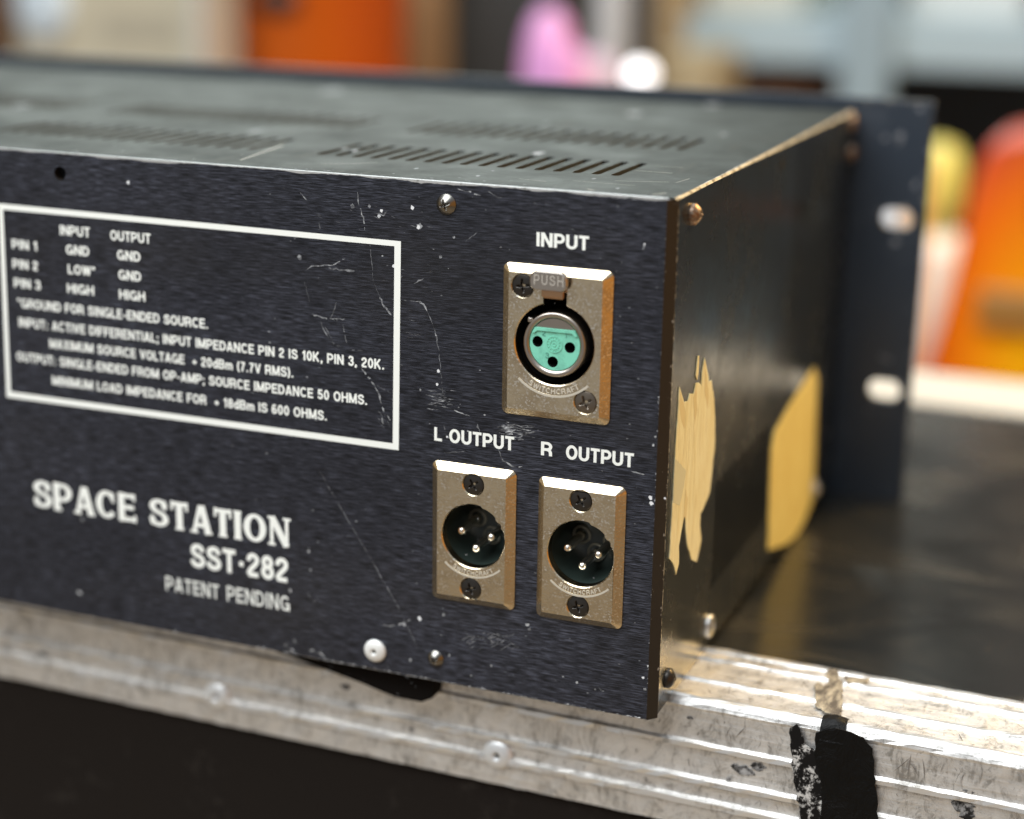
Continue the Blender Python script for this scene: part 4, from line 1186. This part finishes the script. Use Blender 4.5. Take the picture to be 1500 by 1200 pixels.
side_tape(((1021, 522), (1023, 521), (1022, 545), (1020, 557), (1018, 550)), M['tape'], 0.24, 'thin loose shred of masking tape', 0.05)
side_tape(((987, 672), (996, 680), (1003, 690), (1000, 712), (994, 740), (984, 736)), M['tape_grey'], 0.30, 'greyish underside of torn masking tape', 0.15)
M['tape_dark'] = mat('tape_paper_core', (0.68, 0.58, 0.32), 0.85, 0, 0.2)
M['tape_pale'] = mat('tape_paper_pale', (0.84, 0.79, 0.52), 0.85, 0, 0.2)
for q, (m_, pts) in enumerate((
    ('tape_dark', ((995, 572), (998, 586), (1003, 604), (1001, 628), (997, 618), (994, 596))),
    ('tape_dark', ((1030, 530), (1034, 552), (1037, 580), (1035, 600), (1031, 575))),
    ('tape_dark', ((1014, 582), (1018, 570), (1020, 600), (1016, 622))),
    ('tape_dark', ((1003, 716), (1006, 730), (1003, 762), (1000, 756))),
    ), 0):
    side_tape(pts, M[m_], 0.265 + 0.006 * q, 'torn paper layer of the masking tape', 0.16)
M['tape2'] = mat('deep_yellow_tape', (0.74, 0.54, 0.16), 0.75, 0, 0.2)
n = N(M['tape2']); n.color(n.mix(n.rng(n.noise(1, 5, 0.7, (60, 240, 60)), 0.4, 0.65), (0.78, 0.66, 0.24), (0.68, 0.52, 0.16)))
side_tape(((1134, 632), (1152, 600), (1170, 572), (1184, 550), (1192, 538), (1197, 556), (1194, 640), (1192, 690), (1190, 730), (1178, 762), (1165, 785), (1150, 798), (1136, 802), (1124, 806), (1125, 760), (1127, 700), (1129, 655)), M['tape2'], 0.25, 'wide strip of yellow masking tape near the front panel', 0.25)
# --- side screws
def sscrew(u, v, r, dome, m, name='screw', label=None):
    y, z = sp(u, v)
    o = screw_mesh(name, side_frame(y, z, 0.0), r, dome, r * .5, M[m], unit, UB, rot=0.5, rim=0.8)
    if label: o['label'] = label
    return o
sscrew(1014, 314, 2.5, 1.5, 'screw_rust', label='rusty pan head screw at the top rear corner')
sscrew(977, 993, 2.4, 1.4, 'screw_black')
sscrew(1038, 917, 3.0, 0.8, 'steel', label='bright silver screw low on the side')
sscrew(1247, 181, 3.0, 1.2, 'screw_rust'); sscrew(1247, 224, 3.0, 1.2, 'screw_rust'); sscrew(1192, 716, 3.0, 1.0, 'steel')
y, z = sp(1146, 240)
bm = bm_new(); add_fill(bm, [circle(y, z, 1.6, 20)], fs_(0.03)); o = part('screw_hole', bm, M['dark'])
# --- front panel with rack ears
bm = bm_new()
zb = ZT - 132.5
fo = [(X0 - EW, zb), (EW, zb), (EW, ZT - 0.6), (EW - 0.6, ZT), (X0 - EW + 0.6, ZT), (X0 - EW, ZT - 0.6)]
fh = []
for ex in (EW - 8.75, X0 - EW + 8.75):
    for dz in (37.7, 94.85): fh.append(rrect(ex - 5.3, ex + 5.3, ZT - dz - 3.6, ZT - dz + 3.6, 3.4, 6))
fy = lambda y0: (lambda x, z: Vector((x, y0, z)))
slab(bm, [fo] + fh, fy(D), fy(D + 3.2))
for f in bm.faces: f.material_index = 0
# chips and rubbed paint on the ear
random.seed(4)
def ear_chip(x, z, rx, rz, mi):
    lf = random.uniform(.02, .05)
    f = bm.faces.new([bm.verts.new((x + rx * random.uniform(.5, 1.1) * math.cos(q), D - lf, z + rz * random.uniform(.5, 1.1) * math.sin(q))) for q in [2 * math.pi * i / 9 for i in range(9)]]); f.material_index = mi
for _ in range(70):
    k_ = random.random()
    if k_ < .35: ear_chip(EW - random.uniform(0, 0.8), random.uniform(zb, ZT), 0.5, random.uniform(.3, 1.6), random.choice((1, 2, 2)))
    elif k_ < .55: ear_chip(random.uniform(0, EW), ZT - random.uniform(0, 0.8), random.uniform(.4, 1.6), 0.4, random.choice((1, 2)))
    elif k_ < .85:
        dz_ = random.choice((37.7, 94.85)); a_ = random.uniform(0, 6.28)
        ear_chip(EW - 8.75 + 6.4 * math.cos(a_), ZT - dz_ + 4.4 * math.sin(a_), random.uniform(.3, .9), random.uniform(.3, .7), random.choice((1, 2, 2)))
    else: ear_chip(random.uniform(3, EW), random.uniform(zb, ZT), random.uniform(.4, 1.0), random.uniform(.4, 1.4), 2)
ear_chip(14.5, ZT - 12, 1.5, 2.5, 2); ear_chip(15.5, ZT - 45, 1.8, 1.2, 2)
# worn upper edge
quad(bm, [(-2, D - 0.02, ZT - 0.5), (EW - .6, D - 0.02, ZT - 0.5), (EW - .6, D + 3.1, ZT + .02), (-2, D + 3.1, ZT + .02)], 1)
fp = part('front_panel', bm, [M['front'], M['cream'], M['scratch_faint']])
fp['label'] = 'blue black front panel seen from behind, with slotted rack ears'
# --- dark wedge-shaped piece under the overhang
bm = bm_new()
fx = [(-122, -0.2), (-114, -2.2), (-104, -4.2), (-92, -6.2), (-80, -8.4), (-74, -9.8), (-70, -10.6), (-63, -10.6), (-60, -9.0), (-59, -0.2)]
slab(bm, [fx], lambda x, z: Vector((x, 6.0, z)), lambda x, z: Vector((x, 11.8, z)))
part('dark_wedge', bm, M['dull_black'])

# ================================================================== BACKGROUND
def lathe_z(bm, prof, cx, cy, k=36, mi=0, sx=1, sy=1):
    lathe(bm, prof, lambda x, y, h: Vector((cx + x * sx, cy + y * sy, h)), k, mi)
BZ = -350.0       # bench top
bm = bm_new(); box(bm, -1700, 900, 640, 1700, BZ - 40, BZ, 3)
bench = empty('workbench', (-400, 1170, -1000), 'long wooden workbench standing behind the road case', 'workbench')
finish('bench_top', bm, mat('brown_bench_wood', (0.20, 0.12, 0.06), 0.55), bench, (-400, 1170, -1000))
for x in (-1640, 840):
    for y in (700, 1640):
        bm = bm_new(); box(bm, x - 35, x + 35, y - 35, y + 35, -999.5, BZ - 40.5, 3); finish('leg', bm, mat('bench_leg_wood', (0.16, 0.10, 0.055), 0.6), bench, (-400, 1170, -1000))
# beige cabinet
def bgx(u, y): return on_axis(u, 60, 1, y).x
y = 1000
xa, xb = bgx(22, y), bgx(352, y + 60)
e = empty('beige_cabinet', ((xa + xb) / 2, y + 150, BZ), 'large beige equipment cabinet at the far left behind the unit', 'cabinet')
B_ = ((xa + xb) / 2, y + 150, BZ)
bm = bm_new(); box(bm, xa, xb - 12, y, y + 58, BZ, 225, 8); finish('cabinet_body', bm, mat('beige_paint', (0.50, 0.45, 0.33), 0.5), e, B_)
bm = bm_new(); box(bm, xb - 11.5, xb, y - 6, y + 60, BZ, 225, 3); finish('edge_strip', bm, mat('pale_grey_strip', (0.50, 0.50, 0.46), 0.4), e, B_)
bm = bm_new(); x_, z_ = bg(66, 10, y); lathe(bm, [(30, 0), (30, 5), (24, 8), (0, 8)], lambda a, b, h: Vector((x_ + a, y - h, z_ + b)), 32); finish('highlight_disc', bm, mat('pale_blue_highlight', (0.55, 0.63, 0.68), 0.4), e, B_)  # blue-white highlight on the cabinet, built as a pale disc
bm = bm_new(); q0, q1 = bg(150, 40, 1000), bg(260, 40, 1000); box(bm, q0[0], q1[0], 998.5, 999.8, q0[1] - 10, q0[1] + 14, 0); finish('name_strip', bm, mat('faded_strip', (0.40, 0.36, 0.27), 0.5), e, B_)
# brown thing left of it
x_ = bgx(22, 1100)
bm = bm_new(); box(bm, x_ - 130, x_, 930, 1100, BZ, 225, 4); o = finish('wooden_crate', bm, mat('brown_wood', (0.22, 0.12, 0.06), 0.6)); tag(o, 'dark brown wooden crate at the extreme left of the picture', 'crate')
# orange bucket
y = 1150
xa, xb = bgx(360, y), bgx(584, y)
cx = (xa + xb) / 2; r = (xb - xa) / 2
e = empty('orange_bucket', (cx, y, BZ), 'dark orange tub between beige cabinet and tan board', 'bucket')
bm = bm_new(); lathe_z(bm, [(0, BZ + 1), (r * .93, BZ + 1), (r * .94, BZ + 10), (r, 175), (r * 1.05, 178), (r * 1.05, 190), (r * .98, 190), (r * .93, BZ + 30), (0, BZ + 25)], cx, y); finish('tub', bm, mat('orange_plastic', (0.66, 0.12, 0.003), 0.35), e, (cx, y, BZ))
bm = bm_new(); x_, z_ = bg(455, -5, y); lathe(bm, [(22, 0), (22, 6), (0, 8)], lambda a, b, h: Vector((cx + a, y - r * .99 - h, z_ + b * .6)), 24); finish('handle_lug', bm, mat('dark_lug', (0.03, 0.015, 0.01), 0.5), e, (cx, y, BZ))
# tan board
y = 1350
xa, xb = bgx(586, y), bgx(645, y)
bm = bm_new(); box(bm, xa, xb, y, y + 28, BZ, 225, 2); o = finish('wooden_board', bm, mat('tan_timber', (0.40, 0.25, 0.12), 0.6)); tag(o, 'upright tan timber board beside the orange tub', 'board')
n = N(o.data.materials[0]); n.color(n.mix(n.noise(1, 4, .6, (40, 40, 4)), (0.46, 0.29, 0.14), (0.32, 0.20, 0.10)))
# dark amplifier box
y = 1420
xa, xb = bgx(640, y), bgx(872, y + 90)
bm = bm_new(); box(bm, xa, xb, y, y + 90, BZ, 225, 10); o = finish('dark_speaker_box', bm, mat('charcoal_covering', (0.045, 0.045, 0.042), 0.7)); tag(o, 'charcoal grey speaker box behind the pink bottle', 'speaker box')
# pink bottle
y = 1080
x_, zt_ = bg(806, 12, y)
def ss(px): return px * 1.0 / FPX * ((Vector((x_, y, 60)) - CAM_P).dot(CM @ Vector((0, 0, -1))))
r = ss(38)
e = empty('pink_bottle', (x_, y, BZ), 'rounded pink bottle sticking up behind the unit, left of the glowing white ball', 'bottle')
bm = bm_new(); lathe_z(bm, [(0, BZ + 1), (r * 1.0, BZ + 1), (r * 1.1, BZ + 60), (r * 1.1, zt_ - 60), (r * 1.04, zt_ - 42), (r * .9, zt_ - 22), (r * .66, zt_ - 8), (r * .35, zt_ - 1), (0, zt_)], x_, y); finish('bottle_body', bm, mat('pink_plastic', (0.72, 0.34, 0.66), 0.35), e, (x_, y, BZ))
bm = bm_new(); lathe_z(bm, [(0, BZ + 1), (16, BZ + 1), (18, zt_ - 70), (15, zt_ - 45), (8, zt_ - 30), (0, zt_ - 28)], x_ + r * 1.25, y - 22); o = finish('pink_tube', bm, mat('rose_plastic', (0.66, 0.28, 0.52), 0.35)); tag(o, 'small rose pink tube in front of the rounded pink bottle', 'tube')
xa, xb = bgx(920, 1330), bgx(948, 1330)
bm = bm_new(); box(bm, xa, xb, 1330, 1360, BZ, 225, 2); o = finish('dark_post', bm, mat('dark_grey_post_paint', (0.05, 0.05, 0.055), 0.5)); tag(o, 'thin dark grey post between grey tube and tan cardboard box', 'post')
# lilac bag and grey tube
x2, z2 = bg(868, 78, 1140)
bm = bm_new(); lathe_z(bm, [(0, BZ + 1), (30, BZ + 1), (34, z2 - 60), (28, z2 - 20), (14, z2), (0, z2 + 2)], x2, 1140); o = finish('lilac_jar', bm, mat('lilac_plastic', (0.55, 0.44, 0.55), 0.5)); tag(o, 'pale lilac jar between pink bottle and glowing white ball', 'jar')
xa, xb = bgx(872, 1300), bgx(918, 1300)
bm = bm_new(); lathe_z(bm, [(0, BZ + 1), ((xb - xa) / 2, BZ + 1), ((xb - xa) / 2, 225), (0, 225)], (xa + xb) / 2, 1300); o = finish('grey_tube', bm, mat('grey_tube_paint', (0.36, 0.36, 0.36), 0.5)); tag(o, 'upright pale grey tube behind the glowing white ball', 'tube')
# bright white spot, built as a glowing ball on a stand
y = 980
x_, z_ = bg(938, 108, y)
r = 10.5
e = empty('glowing_ball', (x_, y, BZ), 'small glowing white round bulb behind the unit', 'lamp')
bm = bm_new(); lathe_z(bm, [(r * math.sin(math.pi * i / 16) if 0 < i < 16 else 0, z_ - r * .78 * math.cos(math.pi * i / 16)) for i in range(17)], x_, y)
gm = mat('glowing_white', (1, 1, 1), 0.4); gm.node_tree.nodes['Principled BSDF'].inputs['Emission Color'].default_value = (1, 0.98, 1, 1); gm.node_tree.nodes['Principled BSDF'].inputs['Emission Strength'].default_value = 2.6
finish('ball', bm, gm, e, (x_, y, BZ))
bm = bm_new(); lathe_z(bm, [(0, BZ + .5), (40, BZ + .5), (40, BZ + 8), (6, BZ + 14), (6, z_ - 13), (0, z_ - 13)], x_, y); finish('stand', bm, mat('ball_stand_grey', (0.20, 0.20, 0.20), 0.4, .6), e, (x_, y, BZ))
# tan carton + small cartons behind
xa, za = bg(955, 62, 1500); xb, _ = bg(1022, 62, 1500)
# pale blue shelf rack
y = 1500
rk = empty('shelf_rack', (bgx(1270, y), y + 200, BZ), 'pale blue grey metal shelf rack at upper right', 'shelf rack')
RB = (bgx(1270, y), y + 200, BZ)
blue = mat('pale_blue_grey_paint', (0.42, 0.53, 0.57), 0.4)
xl, xr = bgx(1000, y), bgx(1500, y) + 500
z1 = bg(1140, 22, y)[1]; z0 = bg(1140, 92, y)[1]
bm = bm_new(); box(bm, xl, xr, y, y + 14, z0, z1, 2); box(bm, xl, xr, y + 14.5, y + 400, z1 - 16, z1, 1); finish('shelf', bm, blue, rk, RB)
bm = bm_new(); box(bm, bgx(1237, y), bgx(1312, y), y - 22, y - 1, BZ, 225, 2); finish('post', bm, mat('blue_grey_post_paint', (0.30, 0.39, 0.43), 0.4), rk, RB)
bm = bm_new(); box(bm, xr - 45, xr, y - 22, y - 1, BZ, 225, 2); finish('post', bm, mat('blue_grey_post_paint', (0.30, 0.39, 0.43), 0.4), rk, RB)
zz2 = BZ + 5
bm = bm_new(); box(bm, xl, xr, y, y + 400, z0 - 330, z0 - 310, 2); finish('shelf', bm, blue, rk, RB)
bm = bm_new(); box(bm, xl, xr, y + 401, y + 408, BZ, 225, 1); finish('back_sheet', bm, mat('dark_back_sheet', (0.02, 0.022, 0.026), 0.7), rk, RB)
# things on the shelf
for ua, ub, colr, lab, nm, dz, cat in ((1040, 1175, (0.62, 0.60, 0.50), 'cream carton on the pale blue shelf, left of the post', 'carton', 150, 'carton'), (1330, 1500, (0.66, 0.70, 0.68), 'white carton on the pale blue shelf, right of the post', 'carton', 160, 'carton')):
    bm = bm_new(); box(bm, bgx(ua, y + 60), bgx(ub, y + 60), y + 40, y + 240, z1 + .5, z1 + dz, 3); o = finish(nm, bm, mat('carton_card', colr, .7)); tag(o, lab, cat, 'cartons on the shelf rack')
xa, xb = bgx(1085, y + 90), bgx(1190, y + 90)
bm = bm_new(); box(bm, xa, xb, y + 60, y + 200, z0 - 309.5, z0 - 25, 4); o = finish('brown_carton', bm, mat('brown_card', (0.22, 0.10, 0.05), .7)); tag(o, 'brown box in the dark bay below the pale blue shelf', 'carton')
xa, xb = bgx(958, 1380), bgx(1050, 1380)
zt_ = bg(1000, 78, 1380)[1]
bm = bm_new(); box(bm, xa, xb, 1380, 1480, BZ, zt_, 3); o = finish('tan_carton', bm, mat('tan_card', (0.42, 0.34, 0.20), .7)); tag(o, 'tan cardboard box just right of the glowing white ball', 'carton')
xa, xb = bgx(940, 1560), bgx(1030, 1560)
bm = bm_new(); box(bm, xa, xb, 1500, 1560, BZ, 225, 3); o = finish('plywood_board', bm, mat('plywood', (0.42, 0.30, 0.15), .7)); tag(o, 'tall tan plywood board beside the left end of the shelf rack', 'board')
# squeeze bottle: yellow top, white base
y = 1050
x_, zt_ = bg(1378, 205, y)
_, zm = bg(1378, 338, y)
e = empty('squeeze_bottle', (x_, y, BZ), 'bottle with yellow upper half and white lower half behind the rack ear', 'bottle')
bm = bm_new(); lathe_z(bm, [(0, BZ + 1), (26, BZ + 1), (26, zm - 20), (20, zm - 2), (0, zm - 2)], x_ + 1, y); finish('bottle_body', bm, mat('white_plastic', (0.78, 0.74, 0.70), 0.4), e, (x_, y, BZ))
rr_ = 20.0
bm = bm_new(); lathe_z(bm, [(0, zm - 1.8), (13, zm - 1.8), (rr_, zm + 25), (rr_, zt_ - 20), (14, zt_ - 5), (0, zt_)], x_, y); finish('bottle_cap', bm, mat('pale_yellow_plastic', (0.70, 0.64, 0.16), 0.4), e, (x_, y, BZ))
# sunburst teardrop guitar standing on the bench
y = 860
GB_X = bg(1560, 500, y)[0]
GB = (GB_X, y, BZ)
g = empty('electric_guitar', GB, 'sunburst teardrop guitar body, red edge to yellow middle, at the right behind the case', 'guitar')
left = [bg(u, v, y) for u, v in ((1512, 190), (1478, 194), (1448, 214), (1428, 250), (1414, 300), (1400, 360), (1380, 425), (1356, 490), (1332, 560), (1318, 640), (1330, 730), (1370, 810), (1440, 868), (1530, 884))]
lx = [(x - GB_X, z) for x, z in smoothline(left, 4)]
zmin = min(z for x, z in lx)
lx = [(x, BZ + 1.0 + (z - zmin)) if False else (x, z) for x, z in lx]
sc_ = (lx[0][1] - (BZ + 1.0)) / (lx[0][1] - zmin)
lx = [(x, lx[0][1] - (lx[0][1] - z) * sc_) for x, z in lx]
GTOP = lx[0][1]
P_ = [(GB_X + x, z) for x, z in lx] + [(GB_X - x, z) for x, z in reversed(lx)]
gm = mat('sunburst_finish', (0.9, 0.4, 0.0), 0.28)
n = N(gm)
sepn = n.t.nodes.new('ShaderNodeSeparateXYZ'); n.link(n.co, sepn.inputs[0])
def rad(cx_, cz_, rx, rz):
    a = n.mul(n.mul(sepn.outputs['X'], (cx_ - GB_X) * MM, 'SUBTRACT'), 1 / (rx * MM)); b = n.mul(n.mul(sepn.outputs['Z'], (cz_ - BZ) * MM, 'SUBTRACT'), 1 / (rz * MM))
    return n.mul(n.mul(n.mul(a, a), n.mul(b, b), 'ADD'), 0.5, 'POWER')
cxm, czm = bg(1530, 560, y)
d_ = rad(cxm, czm, 100, 190)
cr = n.t.nodes.new('ShaderNodeValToRGB')
cr.color_ramp.elements[0].position = 0.18; cr.color_ramp.elements[0].color = (0.94, 0.44, 0.004, 1)
cr.color_ramp.elements[1].position = 1.0; cr.color_ramp.elements[1].color = (0.58, 0.05, 0.025, 1)
el = cr.color_ramp.elements.new(0.74); el.color = (0.86, 0.17, 0.006, 1)
n.link(d_, cr.inputs['Fac']); n.color(cr.outputs['Color'])
bm = bm_new()
gc = (GB_X, (GTOP + BZ) / 2)
P2_ = grow(P_, gc, 0.965)
add_fill(bm, [P2_], lambda x, z: Vector((x, y - 4, z)))
add_fill(bm, [P2_], lambda x, z: Vector((x, y + 46, z)))
k = len(P_)
rows = []
for lp, yy in ((P2_, y - 4), (grow(P_, gc, 0.99), y - 2), (P_, y + 4), (P_, y + 38), (P2_, y + 46)):
    rows.append([bm.verts.new((x, yy, z)) for x, z in lp])
for a, b in zip(rows, rows[1:]):
    for i in range(k):
        j = (i + 1) % k
        bm.faces.new((a[i], a[j], b[j], b[i]))
finish('guitar_body', bm, gm, g, GB)
bm = bm_new(); box(bm, GB_X - 26, GB_X + 26, y - 14, y + 20, GTOP - 60, GTOP + 330, 4); finish('neck', bm, mat('dark_fretboard', (0.06, 0.03, 0.015), 0.4), g, GB)
x_, z_ = bg(1482, 450, y)
bm = bm_new(); box(bm, x_ - 22, GB_X + 40, y - 14, y - 4.2, z_ - 14, z_ + 14, 3); finish('pickup', bm, mat('tan_pickup', (0.34, 0.17, 0.04), 0.4), g, GB)
bm = bm_new(); box(bm, GB_X - 50, GB_X + 50, y - 16, y - 4.2, GTOP - 312, GTOP - 296, 3); finish('bridge', bm, M['steel'], g, GB)
# white tub seen through the slots of the rack ear
xa, xb = bg(1270, 300, 800)[0], bg(1322, 300, 800)[0]
bm = bm_new(); box(bm, xa, xb, 800, 860, BZ, bg(1300, 235, 800)[1], 4); o = finish('white_carton', bm, mat('white_card', (0.74, 0.76, 0.78), 0.6)); tag(o, 'white carton behind the rack ear, glimpsed through its upper slot', 'carton')
xa, xb = bg(1324, 300, 800)[0], bg(1345, 300, 800)[0]
bm = bm_new(); box(bm, xa, xb, 800, 860, BZ, bg(1330, 240, 800)[1], 3); o = finish('peach_carton', bm, mat('peach_card', (0.80, 0.52, 0.28), 0.6)); tag(o, 'narrow peach carton glimpsed through the upper slot of the rack ear', 'carton')
